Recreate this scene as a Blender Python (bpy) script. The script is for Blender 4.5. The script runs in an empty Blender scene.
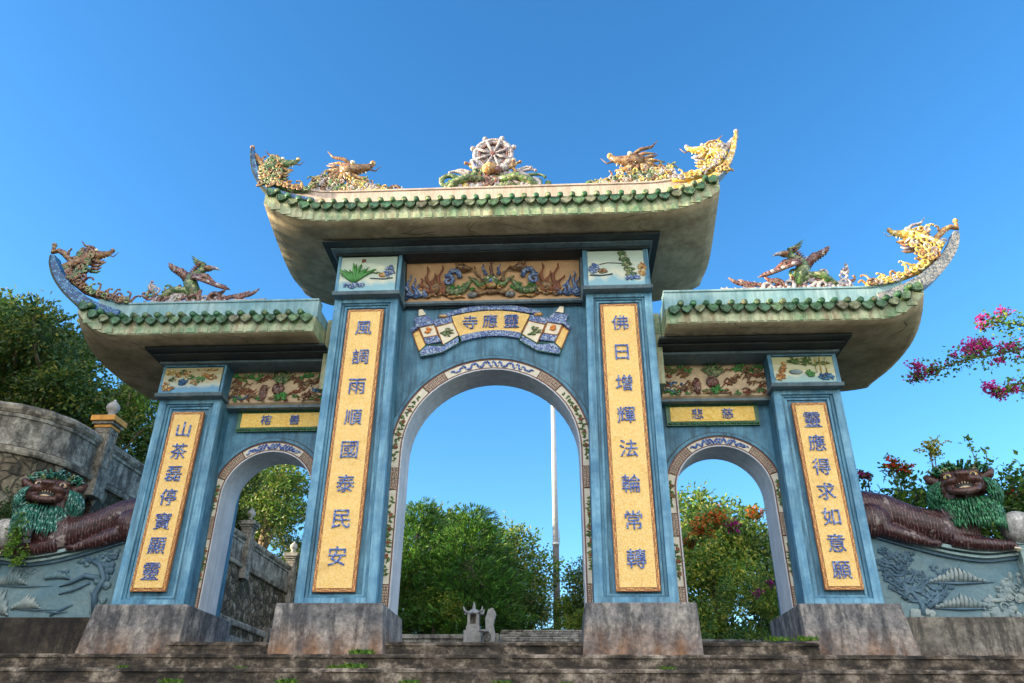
import bpy, bmesh, math, random
from mathutils import Vector, Matrix, noise
R = math.radians
scene = bpy.context.scene
col = scene.collection
random.seed(7)

# ---------------------------------------------------------------- camera
cd = bpy.data.cameras.new("camera"); cam = bpy.data.objects.new("camera", cd); col.objects.link(cam)
cd.sensor_width = 36; cd.lens = 36 * 754.44 / 1024; cd.clip_start = 0.1; cd.clip_end = 4000
CAM = Vector((1.0935, -11.8786, -1.4524))
_yaw, _pit, _rol = R(-3.386), R(28.476), R(0.501)
_f = Vector((math.sin(_yaw)*math.cos(_pit), math.cos(_yaw)*math.cos(_pit), math.sin(_pit)))
_r = Vector((math.cos(_yaw), -math.sin(_yaw), 0)); _u = _r.cross(_f)
_r2 = math.cos(_rol)*_r + math.sin(_rol)*_u; _u2 = -math.sin(_rol)*_r + math.cos(_rol)*_u
M = Matrix((_r2, _u2, -_f)).transposed().to_4x4(); M.translation = CAM
cam.matrix_world = M
scene.camera = cam

# ---------------------------------------------------------------- sky and sun
FILL_HAZE = (4.9, 4.1, 3.2)
SUN_EL = 13.0; SUN_AZ = 12.0      # the sun stands to the left (-X), a little towards the viewer
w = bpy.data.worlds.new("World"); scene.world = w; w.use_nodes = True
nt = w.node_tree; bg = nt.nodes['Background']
sky = nt.nodes.new('ShaderNodeTexSky'); sky.sky_type = 'NISHITA'; sky.sun_disc = False
sdir = Vector((-math.cos(R(SUN_AZ))*math.cos(R(SUN_EL)), -math.sin(R(SUN_AZ))*math.cos(R(SUN_EL)), math.sin(R(SUN_EL))))
sky.sun_elevation = R(SUN_EL); sky.sun_rotation = math.atan2(sdir.x, sdir.y)
sky.altitude = 300; sky.air_density = 1.0; sky.dust_density = 0.3; sky.ozone_density = 3.0
hs = nt.nodes.new('ShaderNodeHueSaturation'); hs.inputs['Saturation'].default_value = 1.22; hs.inputs['Value'].default_value = 0.84; nt.links.new(sky.outputs[0], hs.inputs['Color']); 
# bright, slightly warm haze added behind the viewer (-Y) to fill the shaded front
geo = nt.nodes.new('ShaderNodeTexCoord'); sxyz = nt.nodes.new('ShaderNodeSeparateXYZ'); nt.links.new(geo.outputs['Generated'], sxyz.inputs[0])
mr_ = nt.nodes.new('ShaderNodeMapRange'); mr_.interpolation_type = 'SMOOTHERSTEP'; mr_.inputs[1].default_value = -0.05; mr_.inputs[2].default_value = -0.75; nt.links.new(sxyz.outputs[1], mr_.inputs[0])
hz_ = nt.nodes.new('ShaderNodeMix'); hz_.data_type = 'RGBA'; hz_.blend_type = 'ADD'; hz_.inputs[7].default_value = (FILL_HAZE[0], FILL_HAZE[1], FILL_HAZE[2], 1); nt.links.new(mr_.outputs[0], hz_.inputs[0]); nt.links.new(hs.outputs[0], hz_.inputs[6])
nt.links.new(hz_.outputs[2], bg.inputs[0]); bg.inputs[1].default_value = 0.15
sd = bpy.data.lights.new("sun", 'SUN'); sd.energy = 4.6; sd.angle = R(0.5); sd.color = (1.0, 0.82, 0.56)
so = bpy.data.objects.new("sun", sd); col.objects.link(so)
so.rotation_euler = sdir.to_track_quat('Z', 'Y').to_euler()
vs = scene.view_settings; vs.view_transform = 'Standard'; vs.look = 'None'; vs.exposure = 1.75; vs.gamma = 1; vs.use_curve_mapping = False

# ---------------------------------------------------------------- materials
MATS = {}
def newmat(name):
    m = bpy.data.materials.new(name); m.use_nodes = True; MATS[name] = m
    return m, m.node_tree, m.node_tree.nodes, m.node_tree.links, m.node_tree.nodes['Principled BSDF']
def ramp(n, stops, interp='LINEAR'):
    r = n.new('ShaderNodeValToRGB'); cr = r.color_ramp; cr.interpolation = interp
    while len(cr.elements) < len(stops): cr.elements.new(0.5)
    for e, (p, c) in zip(cr.elements, stops):
        e.position = p; e.color = (c[0], c[1], c[2], 1)
    return r
def coords(n, l, scale=(1,1,1)):
    t = n.new('ShaderNodeTexCoord'); mp = n.new('ShaderNodeMapping'); mp.inputs['Scale'].default_value = scale
    l.new(t.outputs['Object'], mp.inputs['Vector']); return mp.outputs['Vector']
def noise_tex(n, l, vec, scale, detail=6, rough=0.6):
    t = n.new('ShaderNodeTexNoise'); t.inputs['Scale'].default_value = scale; t.inputs['Detail'].default_value = detail; t.inputs['Roughness'].default_value = rough
    l.new(vec, t.inputs['Vector']); return t.outputs['Fac']
def mixc(n, l, fac, a, b, mode='MIX'):
    x = n.new('ShaderNodeMix'); x.data_type = 'RGBA'; x.blend_type = mode
    for s, v in ((x.inputs[0], fac), (x.inputs[6], a), (x.inputs[7], b)):
        if isinstance(v, bpy.types.NodeSocket): l.new(v, s)
        elif isinstance(v, (int, float)): s.default_value = v
        else: s.default_value = (v[0], v[1], v[2], 1)
    return x.outputs[2]
def bump(n, l, h, p, strength=0.3, dist=0.02):
    b = n.new('ShaderNodeBump'); b.inputs['Strength'].default_value = strength; b.inputs['Distance'].default_value = dist
    l.new(h, b.inputs['Height']); l.new(b.outputs['Normal'], p.inputs['Normal'])
def weathered(name, c1, c2, stain, stain_amt=0.5, scale=1.6, rough=0.75, streak=True, bs=0.35, grime=0.5):
    m, t, n, l, p = newmat(name)
    v = coords(n, l)
    base = ramp(n, [(0.36, c1), (0.64, c2)]); l.new(noise_tex(n, l, v, scale, 8, 0.7), base.inputs['Fac'])
    v2 = coords(n, l, (5, 5, 0.45) if streak else (1, 1, 1))
    st = ramp(n, [(0.47, (0,0,0)), (0.66, (1,1,1))]); l.new(noise_tex(n, l, v2, 1.5 if streak else 2.3, 7, 0.7), st.inputs['Fac'])
    ml = n.new('ShaderNodeMath'); ml.operation = 'MULTIPLY'; ml.inputs[1].default_value = stain_amt; l.new(st.outputs[0], ml.inputs[0])
    c = mixc(n, l, ml.outputs[0], base.outputs[0], stain)
    sp = ramp(n, [(0.56, (0,0,0)), (0.66, (1,1,1))]); f = noise_tex(n, l, v, 22, 5, 0.75); l.new(f, sp.inputs['Fac'])
    fs_ = ramp(n, [(0.48, (0,0,0)), (0.60, (1,1,1))]); l.new(noise_tex(n, l, coords(n, l, (16,16,0.9) if streak else (6,6,6)), 1.3, 6, 0.75), fs_.inputs['Fac'])
    m4 = n.new('ShaderNodeMath'); m4.operation = 'MULTIPLY'; m4.inputs[1].default_value = stain_amt*0.45; l.new(fs_.outputs[0], m4.inputs[0]); c = mixc(n, l, m4.outputs[0], c, stain)
    m2 = n.new('ShaderNodeMath'); m2.operation = 'MULTIPLY'; m2.inputs[1].default_value = grime*0.4; l.new(sp.outputs[0], m2.inputs[0])
    c = mixc(n, l, m2.outputs[0], c, stain)
    l.new(c, p.inputs['Base Color']); p.inputs['Roughness'].default_value = rough
    bump(n, l, f, p, bs, 0.015)
    return m
def mosaic(name, cols, scale=30, grout=(0.5,0.48,0.42), rough=0.28, metric=True, g=0.07):
    """broken-ceramic mosaic: cells of mixed glaze with pale grout"""
    m, t, n, l, p = newmat(name)
    v = coords(n, l)
    vo = n.new('ShaderNodeTexVoronoi'); vo.inputs['Scale'].default_value = scale; l.new(v, vo.inputs['Vector'])
    sep = n.new('ShaderNodeSeparateColor'); l.new(vo.outputs['Color'], sep.inputs[0])
    st = [((i+0.0)/len(cols), c) for i, c in enumerate(cols)]
    r = ramp(n, st, 'CONSTANT'); l.new(sep.outputs[0], r.inputs['Fac'])
    ed = n.new('ShaderNodeTexVoronoi'); ed.feature = 'DISTANCE_TO_EDGE'; ed.inputs['Scale'].default_value = scale; l.new(v, ed.inputs['Vector'])
    er = ramp(n, [(g*0.6, (1,1,1)), (g*1.3, (0,0,0))]); l.new(ed.outputs['Distance'], er.inputs['Fac'])
    c = mixc(n, l, er.outputs[0], r.outputs[0], grout)
    dr = ramp(n, [(0.30, (0.80,0.74,0.66)), (0.46, (1,1,1))]); l.new(noise_tex(n, l, v, 3.5, 6, 0.7), dr.inputs['Fac'])
    c = mixc(n, l, 0.7, c, dr.outputs[0], 'MULTIPLY')
    l.new(c, p.inputs['Base Color'])
    rr = n.new('ShaderNodeMapRange'); rr.inputs[3].default_value = rough; rr.inputs[4].default_value = 0.85; l.new(er.outputs[0], rr.inputs[0]); l.new(rr.outputs[0], p.inputs['Roughness'])
    bump(n, l, ed.outputs['Distance'], p, 0.5, 0.02)
    return m
def plain(name, c, rough=0.6, var=0.25, scale=9):
    m, t, n, l, p = newmat(name); v = coords(n, l)
    r = ramp(n, [(0.3, tuple(x*(1-var) for x in c)), (0.7, tuple(min(1, x*(1+var)) for x in c))]); f = noise_tex(n, l, v, scale, 6, 0.65); l.new(f, r.inputs['Fac'])
    l.new(r.outputs[0], p.inputs['Base Color']); p.inputs['Roughness'].default_value = rough
    bump(n, l, f, p, 0.2, 0.01)
    return m

weathered('blue_paint', (0.03,0.13,0.215), (0.105,0.285,0.39), (0.018,0.055,0.08), 0.75, 2.2, 0.6, bs=0.2, grime=0.35)
weathered('blue_light', (0.06,0.215,0.345), (0.20,0.42,0.54), (0.025,0.09,0.14), 0.75, 2.4, 0.6, bs=0.2, grime=0.4)
weathered('band_paint', (0.13,0.29,0.33), (0.30,0.44,0.44), (0.06,0.13,0.13), 0.6, 1.8, 0.7, bs=0.25)
weathered('dark_cornice', (0.016,0.026,0.028), (0.032,0.046,0.05), (0.01,0.012,0.012), 0.4, 2, 0.6)
weathered('grey_moulding', (0.10,0.16,0.19), (0.17,0.24,0.27), (0.03,0.05,0.055), 0.5, 2, 0.6)
weathered('soffit_plaster', (0.34,0.28,0.165), (0.56,0.47,0.30), (0.13,0.10,0.055), 0.55, 1.0, 0.85, streak=False, bs=0.3)
weathered('reveal_plaster', (0.46,0.50,0.53), (0.64,0.66,0.67), (0.28,0.29,0.27), 0.4, 1.5, 0.8)
weathered('ridge_pink', (0.50,0.37,0.29), (0.63,0.49,0.39), (0.24,0.2,0.14), 0.6, 3, 0.8)
weathered('fascia_green', (0.06,0.20,0.08), (0.48,0.50,0.30), (0.16,0.09,0.03), 0.75, 3.4, 0.45, grime=1.0)
weathered('edge_moss', (0.03,0.05,0.03), (0.08,0.10,0.06), (0.02,0.02,0.015), 0.5, 3, 0.9)
weathered('relief_blue', (0.08,0.18,0.23), (0.20,0.29,0.29), (0.05,0.10,0.12), 0.5, 1.2, 0.75, streak=False, bs=0.6, grime=0.9)
weathered('relief_dark', (0.04,0.10,0.15), (0.10,0.18,0.23), (0.02,0.04,0.06), 0.4, 3, 0.7, streak=False)
weathered('relief_white', (0.17,0.25,0.26), (0.38,0.42,0.38), (0.12,0.18,0.19), 0.5, 4, 0.75, streak=False, bs=0.9)
weathered('coping_blue', (0.20,0.33,0.34), (0.36,0.46,0.42), (0.06,0.08,0.06), 0.6, 2.4, 0.7, streak=False, grime=1.0)
def masonry(name, c1, c2, c3, dark, zb=None, stk=(3.2,3.2,0.5), rust=(0.30,0.15,0.06), rz=(-0.3, 0.35), s=1.0):
    m, t, n, l, p = newmat(name); v = coords(n, l)
    b = ramp(n, [(0.36, c1), (0.5, c2), (0.64, c3)]); l.new(noise_tex(n, l, v, 2.1*s, 9, 0.72), b.inputs['Fac'])
    v2 = coords(n, l, stk); st = ramp(n, [(0.47, (0,0,0)), (0.57, (1,1,1))]); l.new(noise_tex(n, l, v2, 1.7*s, 8, 0.72), st.inputs['Fac'])
    k = n.new('ShaderNodeMath'); k.operation = 'MULTIPLY'; k.inputs[1].default_value = 0.75; l.new(st.outputs[0], k.inputs[0])
    c = mixc(n, l, k.outputs[0], b.outputs[0], dark)
    if zb:
        sx = n.new('ShaderNodeSeparateXYZ'); l.new(v, sx.inputs[0])
        mr = n.new('ShaderNodeMapRange'); mr.inputs[1].default_value = rz[1]; mr.inputs[2].default_value = rz[0]; l.new(sx.outputs[2], mr.inputs[0])
        a = n.new('ShaderNodeMath'); a.operation = 'MULTIPLY_ADD'; a.inputs[1].default_value = 1.5; a.inputs[2].default_value = -0.45; l.new(noise_tex(n, l, coords(n, l, (1.5,1.5,0.7)), 2.6, 7, 0.7), a.inputs[0])
        mm = n.new('ShaderNodeMath'); mm.operation = 'MULTIPLY'; mm.use_clamp = True; l.new(mr.outputs[0], mm.inputs[0]); l.new(a.outputs[0], mm.inputs[1])
        m3 = n.new('ShaderNodeMath'); m3.operation = 'MULTIPLY'; m3.use_clamp = True; m3.inputs[1].default_value = 2.2; l.new(mm.outputs[0], m3.inputs[0])
        c = mixc(n, l, m3.outputs[0], c, rust)
    f = noise_tex(n, l, v, 14*s, 8, 0.75)
    sp = ramp(n, [(0.35, (0.35,0.35,0.33)), (0.6, (1.15,1.12,1.05))]); l.new(f, sp.inputs['Fac'])
    c = mixc(n, l, 0.8, c, sp.outputs[0], 'MULTIPLY')
    l.new(c, p.inputs['Base Color']); p.inputs['Roughness'].default_value = 0.9
    bump(n, l, f, p, 0.7, 0.03)
    return m
masonry('plinth_concrete', (0.11,0.112,0.12), (0.24,0.23,0.225), (0.42,0.39,0.35), (0.055,0.058,0.065), zb=True, rz=(-0.3,0.5), rust=(0.40,0.19,0.07), stk=(2.6,2.6,0.7))
masonry('step_stone', (0.030,0.024,0.017), (0.115,0.09,0.064), (0.44,0.37,0.29), (0.010,0.009,0.008), s=1.3, stk=(1.0,1.0,2.6))
masonry('wall_stone', (0.14,0.125,0.10), (0.33,0.30,0.24), (0.52,0.48,0.39), (0.035,0.033,0.026), s=0.9, stk=(1.5,1.5,1.2))
masonry('rail_stone', (0.18,0.17,0.145), (0.34,0.325,0.28), (0.50,0.48,0.42), (0.05,0.047,0.04), s=1.1, stk=(2,2,0.9))
masonry('base_concrete', (0.10,0.09,0.075), (0.22,0.20,0.165), (0.34,0.31,0.26), (0.05,0.045,0.04), zb=True, rz=(-0.4,0.2))
masonry('pale_paving', (0.42,0.36,0.28), (0.52,0.45,0.35), (0.60,0.53,0.43), (0.30,0.26,0.2))
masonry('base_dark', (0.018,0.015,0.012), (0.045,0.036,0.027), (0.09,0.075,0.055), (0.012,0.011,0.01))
def rubble():
    m, t, n, l, p = newmat('rubble_stone'); v = coords(n, l)
    wv = n.new('ShaderNodeTexNoise'); wv.inputs['Scale'].default_value = 2.5; l.new(v, wv.inputs['Vector'])
    ad = n.new('ShaderNodeVectorMath'); ad.operation = 'MULTIPLY_ADD'; ad.inputs[1].default_value = (0.35,0.35,0.35); l.new(wv.outputs['Color'], ad.inputs[0]); l.new(v, ad.inputs[2])
    vo = n.new('ShaderNodeTexVoronoi'); vo.inputs['Scale'].default_value = 4.6; l.new(ad.outputs[0], vo.inputs['Vector'])
    sep = n.new('ShaderNodeSeparateColor'); l.new(vo.outputs['Color'], sep.inputs[0])
    r = ramp(n, [(0, (0.05,0.045,0.035)), (0.4, (0.14,0.115,0.08)), (0.75, (0.24,0.20,0.14)), (1, (0.34,0.31,0.26))]); l.new(sep.outputs[0], r.inputs['Fac'])
    ed = n.new('ShaderNodeTexVoronoi'); ed.feature = 'DISTANCE_TO_EDGE'; ed.inputs['Scale'].default_value = 4.6; l.new(ad.outputs[0], ed.inputs['Vector'])
    er = ramp(n, [(0.0, (0.35,0.35,0.35)), (0.14, (1,1,1))]); l.new(ed.outputs['Distance'], er.inputs['Fac'])
    c = mixc(n, l, er.outputs[0], (0.03,0.027,0.02), r.outputs[0])
    ms = ramp(n, [(0.52, (0,0,0)), (0.66, (1,1,1))]); l.new(noise_tex(n, l, v, 1.1, 8, 0.75), ms.inputs['Fac']); c = mixc(n, l, ms.outputs[0], c, (0.05,0.065,0.022))
    sp = ramp(n, [(0.35, (0.45,0.42,0.36)), (0.65, (1.2,1.2,1.15))]); f = noise_tex(n, l, v, 9, 8, 0.75); l.new(f, sp.inputs['Fac'])
    c = mixc(n, l, 0.85, c, sp.outputs[0], 'MULTIPLY')
    l.new(c, p.inputs['Base Color']); p.inputs['Roughness'].default_value = 0.95
    bump(n, l, er.outputs[0], p, 0.9, 0.06)
rubble()
mosaic('gold_mosaic', [(0.84,0.52,0.12),(0.88,0.57,0.16),(0.81,0.47,0.09),(0.88,0.60,0.21)], 52, (0.86,0.64,0.30), 0.45, g=0.05)
mosaic('gold_plate', [(0.82,0.50,0.06),(0.86,0.54,0.08),(0.78,0.44,0.04),(0.88,0.60,0.14)], 30, (0.8,0.58,0.2), 0.35, g=0.05)
mosaic('blue_mosaic', [(0.02,0.06,0.24),(0.34,0.42,0.54),(0.04,0.11,0.36),(0.14,0.24,0.46),(0.02,0.05,0.18)], 34, (0.20,0.25,0.34), 0.2)
mosaic('char_mosaic', [(0.015,0.05,0.26),(0.04,0.11,0.38),(0.30,0.38,0.58),(0.02,0.07,0.30),(0.08,0.18,0.46)], 34, (0.10,0.16,0.35), 0.25, g=0.03)
mosaic('blade_blue', [(0.015,0.075,0.225),(0.022,0.135,0.285),(0.075,0.225,0.375),(0.015,0.045,0.135)], 20, (0.02,0.07,0.14), 0.25)
mosaic('blade_grey', [(0.106,0.134,0.158),(0.240,0.250,0.250),(0.048,0.077,0.115),(0.298,0.288,0.264)], 26, (0.240,0.240,0.216), 0.25)
def tile_glaze():
    m, t, n, l, p = newmat('tile_green'); v = coords(n, l); g = n.new('ShaderNodeNewGeometry')
    r = ramp(n, [(0, (0.02,0.10,0.035)), (0.3, (0.05,0.19,0.065)), (0.6, (0.03,0.14,0.07)), (0.82, (0.12,0.26,0.10)), (0.93, (0.30,0.30,0.17)), (1, (0.05,0.045,0.03))]); l.new(g.outputs['Random Per Island'], r.inputs['Fac'])
    d = ramp(n, [(0.42, (0.25,0.22,0.16)), (0.6, (1,1,1))]); f = noise_tex(n, l, v, 11, 8, 0.75); l.new(f, d.inputs['Fac'])
    l.new(mixc(n, l, 0.85, r.outputs[0], d.outputs[0], 'MULTIPLY'), p.inputs['Base Color']); p.inputs['Roughness'].default_value = 0.32
    rr = n.new('ShaderNodeMapRange'); rr.inputs[1].default_value = 0.4; rr.inputs[2].default_value = 0.6; rr.inputs[3].default_value = 0.9; rr.inputs[4].default_value = 0.22; l.new(f, rr.inputs[0]); l.new(rr.outputs[0], p.inputs['Roughness'])
    bump(n, l, f, p, 0.4, 0.01)
tile_glaze()
mosaic('mo_green', [(0.025,0.136,0.031),(0.074,0.223,0.043),(0.019,0.087,0.031),(0.279,0.341,0.155)], 22, (0.20,0.15,0.09), 0.25)
mosaic('mo_yellow', [(0.612,0.425,0.043),(0.680,0.527,0.136),(0.468,0.281,0.025),(0.722,0.663,0.425)], 22, (0.45,0.28,0.10), 0.25)
mosaic('mo_brown', [(0.174,0.062,0.019),(0.260,0.112,0.031),(0.099,0.031,0.012),(0.341,0.217,0.093)], 22, (0.20,0.15,0.09), 0.25)
mosaic('mo_maroon', [(0.112,0.021,0.025),(0.168,0.035,0.035),(0.063,0.014,0.017),(0.280,0.154,0.140)], 22, (0.20,0.15,0.09), 0.25)
mosaic('mo_white', [(0.496,0.480,0.464),(0.400,0.368,0.400),(0.560,0.528,0.464),(0.288,0.240,0.272)], 22, (0.28,0.22,0.2), 0.3)
mosaic('mo_orange', [(0.528,0.224,0.040),(0.600,0.336,0.080),(0.400,0.144,0.032),(0.656,0.480,0.224)], 22, (0.20,0.15,0.09), 0.25)
plain('cream', (0.60,0.55,0.42), 0.5, 0.15)
plain('cream_plaster', (0.52,0.43,0.31), 0.7, 0.2)
plain('cream_light', (0.72,0.64,0.46), 0.5, 0.12)
plain('peach', (0.60,0.36,0.18), 0.7, 0.22, 3)
plain('sand_relief', (0.60,0.44,0.27), 0.7, 0.3, 4)
plain('brown_line', (0.13,0.045,0.025), 0.5, 0.3)
plain('brown_trim', (0.36,0.14,0.04), 0.5, 0.35)
plain('gold_line', (0.75,0.42,0.12), 0.5, 0.25)
plain('vine_green', (0.10,0.17,0.04), 0.6, 0.4)
plain('leaf_paint', (0.06,0.24,0.05), 0.5, 0.4)
plain('rose_brown', (0.22,0.07,0.03), 0.6, 0.4)
plain('dark_line', (0.015,0.02,0.022), 0.6, 0.3)
plain('frame_green', (0.02,0.11,0.035), 0.35, 0.5)
plain('flower_orange', (0.75,0.25,0.05), 0.6, 0.3)
plain('white_stone', (0.33,0.32,0.29), 0.8, 0.25, 12)
plain('pole_white', (0.40,0.41,0.42), 0.45, 0.12, 3)
plain('pole_shaded', (0.10,0.09,0.08), 0.8, 0.5, 4)
plain('sun_orange', (0.65,0.30,0.05), 0.7, 0.3)
def picture(name, c_top, c_mid, c_low):
    m, t, n, l, p = newmat(name); tc = n.new('ShaderNodeTexCoord')
    sx = n.new('ShaderNodeSeparateXYZ'); l.new(tc.outputs['Generated'], sx.inputs[0])
    v = coords(n, l); f = noise_tex(n, l, v, 3.2, 6, 0.6)
    a = n.new('ShaderNodeMath'); a.operation = 'MULTIPLY_ADD'; a.inputs[1].default_value = 0.7; l.new(f, a.inputs[0]); l.new(sx.outputs[2], a.inputs[2])
    r = ramp(n, [(0.5, c_low), (0.66, c_mid), (0.86, c_top), (1.0, c_mid), (1.25 if False else 1.0, c_top)]); l.new(a.outputs[0], r.inputs['Fac'])
    l.new(r.outputs[0], p.inputs['Base Color']); p.inputs['Roughness'].default_value = 0.35
picture('picture_lake', (0.50,0.60,0.50), (0.66,0.66,0.50), (0.22,0.44,0.50))
picture('picture_warm', (0.52,0.50,0.26), (0.62,0.60,0.42), (0.30,0.46,0.42))
picture('picture_blue', (0.50,0.42,0.22), (0.50,0.55,0.45), (0.10,0.30,0.46))

# ---------------------------------------------------------------- mesh helpers
def wloc(o):
    v = Vector((0,0,0))
    while o is not None: v = v + o.location; o = o.parent
    return v
def tag(o, label=None, cat=None, group=None, kind=None):
    if label: o['label'] = label
    if cat: o['category'] = cat
    if group: o['group'] = group
    if kind: o['kind'] = kind
    return o
def thing(name, loc, label=None, cat=None, group=None):
    o = bpy.data.objects.new(name, None); o.empty_display_size = 0.3; col.objects.link(o); o.location = loc
    return tag(o, label, cat, group)
class B:
    def __init__(s): s.v = []; s.f = []; s.m = []; s.sm = []
    def add(s, vs, fs, mat, smooth=False):
        k = len(s.v); s.v += [Vector(q) for q in vs]
        for f in fs: s.f.append([k+i for i in f]); s.m.append(mat); s.sm.append(smooth)
    def box(s, x0, x1, y0, y1, z0, z1, mat):
        if x0 > x1: x0, x1 = x1, x0
        s.add([(x0,y0,z0),(x1,y0,z0),(x1,y1,z0),(x0,y1,z0),(x0,y0,z1),(x1,y0,z1),(x1,y1,z1),(x0,y1,z1)],
              [(0,3,2,1),(4,5,6,7),(0,1,5,4),(1,2,6,5),(2,3,7,6),(3,0,4,7)], mat)
    def hexa(s, p, mat):   # p: 4 bottom (ccw from front-left) and 4 top corners
        s.add(p, [(0,3,2,1),(4,5,6,7),(0,1,5,4),(1,2,6,5),(2,3,7,6),(3,0,4,7)], mat)
    def prism(s, poly, y0, y1, mat, smooth=False):   # poly of (x,z)
        n = len(poly)
        a = sum(poly[i][0]*poly[(i+1)%n][1]-poly[(i+1)%n][0]*poly[i][1] for i in range(n))
        if a < 0: poly = poly[::-1]
        vs = [(x,y0,z) for x,z in poly]+[(x,y1,z) for x,z in poly]
        s.add(vs, [tuple(range(n)), tuple(range(2*n-1, n-1, -1))]+[((i+1)%n, i, n+i, n+(i+1)%n) for i in range(n)], mat, False)
    def strip(s, inner, outer, y0, y1, mat):          # solid band between two open (x,z) polylines
        n = len(inner)
        for i in range(n-1):
            s.prism([inner[i], inner[i+1], outer[i+1], outer[i]], y0, y1, mat)
    def band(s, inner, outer, y0, y1, mat):           # the same, as one connected shell
        n = len(inner); vs = []
        for (a, b) in zip(inner, outer): vs += [(a[0],y0,a[1]),(b[0],y0,b[1]),(b[0],y1,b[1]),(a[0],y1,a[1])]
        fs = []
        for i in range(n-1):
            k = 4*i
            for e in range(4): fs.append((k+e, k+(e+1)%4, k+4+(e+1)%4, k+4+e))
        fs += [(3,2,1,0), (4*n-4,4*n-3,4*n-2,4*n-1)]
        s.add(vs, fs, mat)
    def tube(s, pts, rad, mat, sides=6, flat=1.0):
        pts = [Vector(p) for p in pts]; n = len(pts)
        if not isinstance(rad, (list, tuple)): rad = [rad]*n
        vs = []; up = Vector((0,1,0.01)).normalized()
        for i, p in enumerate(pts):
            d = (pts[min(i+1,n-1)]-pts[max(i-1,0)])
            d = d.normalized() if d.length > 1e-6 else Vector((0,0,1))
            a = d.cross(up)
            if a.length < 1e-3: a = d.cross(Vector((1,0,0)))
            a.normalize(); b = d.cross(a).normalized()
            for k in range(sides):
                t = 2*math.pi*k/sides; vs.append(p + rad[i]*(math.cos(t)*a + flat*math.sin(t)*b))
        fs = [(i*sides+k, i*sides+(k+1)%sides, (i+1)*sides+(k+1)%sides, (i+1)*sides+k) for i in range(n-1) for k in range(sides)]
        fs += [tuple(range(sides-1,-1,-1)), tuple(range((n-1)*sides, n*sides))]
        s.add(vs, fs, mat, True)
    def ball(s, c, r, mat, seg=10, rings=7, rot=None, jit=0):
        if not isinstance(r, (list, tuple)): r = (r,r,r)
        c = Vector(c); vs = []; 
        for i in range(1, rings):
            ph = math.pi*i/rings
            for k in range(seg):
                t = 2*math.pi*k/seg; q = Vector((r[0]*math.sin(ph)*math.cos(t), r[1]*math.sin(ph)*math.sin(t), r[2]*math.cos(ph)))
                if jit: q *= 1+random.uniform(-jit, jit)
                vs.append(c + (rot @ q if rot else q))
        tq = Vector((0,0,r[2])); vs += [c+(rot@tq if rot else tq), c-(rot@tq if rot else tq)]
        N = (rings-1)*seg
        fs = [(i*seg+k, (i+1)*seg+k, (i+1)*seg+(k+1)%seg, i*seg+(k+1)%seg) for i in range(rings-2) for k in range(seg)]
        fs += [(N, k, (k+1)%seg) for k in range(seg)] + [(N+1, (rings-2)*seg+(k+1)%seg, (rings-2)*seg+k) for k in range(seg)]
        s.add(vs, fs, mat, True)
    def lathe(s, c, prof, mat, seg=16, smooth=True):
        c = Vector(c); vs = [c+Vector((r*math.cos(2*math.pi*k/seg), r*math.sin(2*math.pi*k/seg), z)) for r, z in prof for k in range(seg)]
        n = len(prof)
        fs = [(i*seg+k, i*seg+(k+1)%seg, (i+1)*seg+(k+1)%seg, (i+1)*seg+k) for i in range(n-1) for k in range(seg)]
        fs += [tuple(range(seg-1,-1,-1)), tuple(range((n-1)*seg, n*seg))]
        s.add(vs, fs, mat, smooth)
    def text(s, ch, cx, y, cz, size, depth, mat, squash=1.0):
        cu = bpy.data.curves.new('glyph', 'FONT'); cu.body = ch; cu.extrude = 0; cu.offset = 0.0
        o = bpy.data.objects.new('glyph', cu); col.objects.link(o)
        dg = bpy.context.evaluated_depsgraph_get(); me = bpy.data.meshes.new_from_object(o.evaluated_get(dg))
        if len(me.vertices):
            xs = [v.co.x for v in me.vertices]; zs = [v.co.y for v in me.vertices]
            mx, mz = (min(xs)+max(xs))/2, (min(zs)+max(zs))/2; sc = size/max(max(xs)-min(xs), max(zs)-min(zs))
            bm = bmesh.new(); bm.from_mesh(me)
            ret = bmesh.ops.extrude_face_region(bm, geom=bm.faces[:]); nv = [g for g in ret['geom'] if isinstance(g, bmesh.types.BMVert)]
            for v in nv: v.co.z += 1
            bm.verts.ensure_lookup_table()
            vs = [(cx+(v.co.x-mx)*sc*squash, y-depth*v.co.z, cz+(v.co.y-mz)*sc) for v in bm.verts]
            s.add(vs, [[v.index for v in f.verts] for f in bm.faces], mat)
            bm.free()
        bpy.data.objects.remove(o); bpy.data.curves.remove(cu); bpy.data.meshes.remove(me)
    def build(s, name, parent=None, bevel=0, label=None, loc=None, **kw):
        off = wloc(parent) if parent else Vector((0,0,0))
        if loc is not None: off = off + Vector(loc) if parent else Vector(loc)
        me = bpy.data.meshes.new(name); me.from_pydata([tuple(q-off) for q in s.v], [], s.f)
        names = []
        for q in s.m:
            if q not in names: names.append(q)
        for q in names: me.materials.append(MATS[q])
        me.polygons.foreach_set('material_index', [names.index(q) for q in s.m])
        me.polygons.foreach_set('use_smooth', s.sm); me.update()
        o = bpy.data.objects.new(name, me); col.objects.link(o)
        if parent: o.parent = parent
        if loc is not None: o.location = loc
        if bevel:
            b = o.modifiers.new('b', 'BEVEL'); b.width = bevel; b.segments = 2; b.limit_method = 'ANGLE'; b.angle_limit = R(40)
        if label or kw: tag(o, label, kw.get('cat'), kw.get('group'), kw.get('kind'))
        return o
def copy_tree(o, parent=None):
    c = o.copy(); col.objects.link(c)
    if parent: c.parent = parent
    for ch in [q for q in bpy.data.objects if q.parent == o]: copy_tree(ch, c)
    return c
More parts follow.
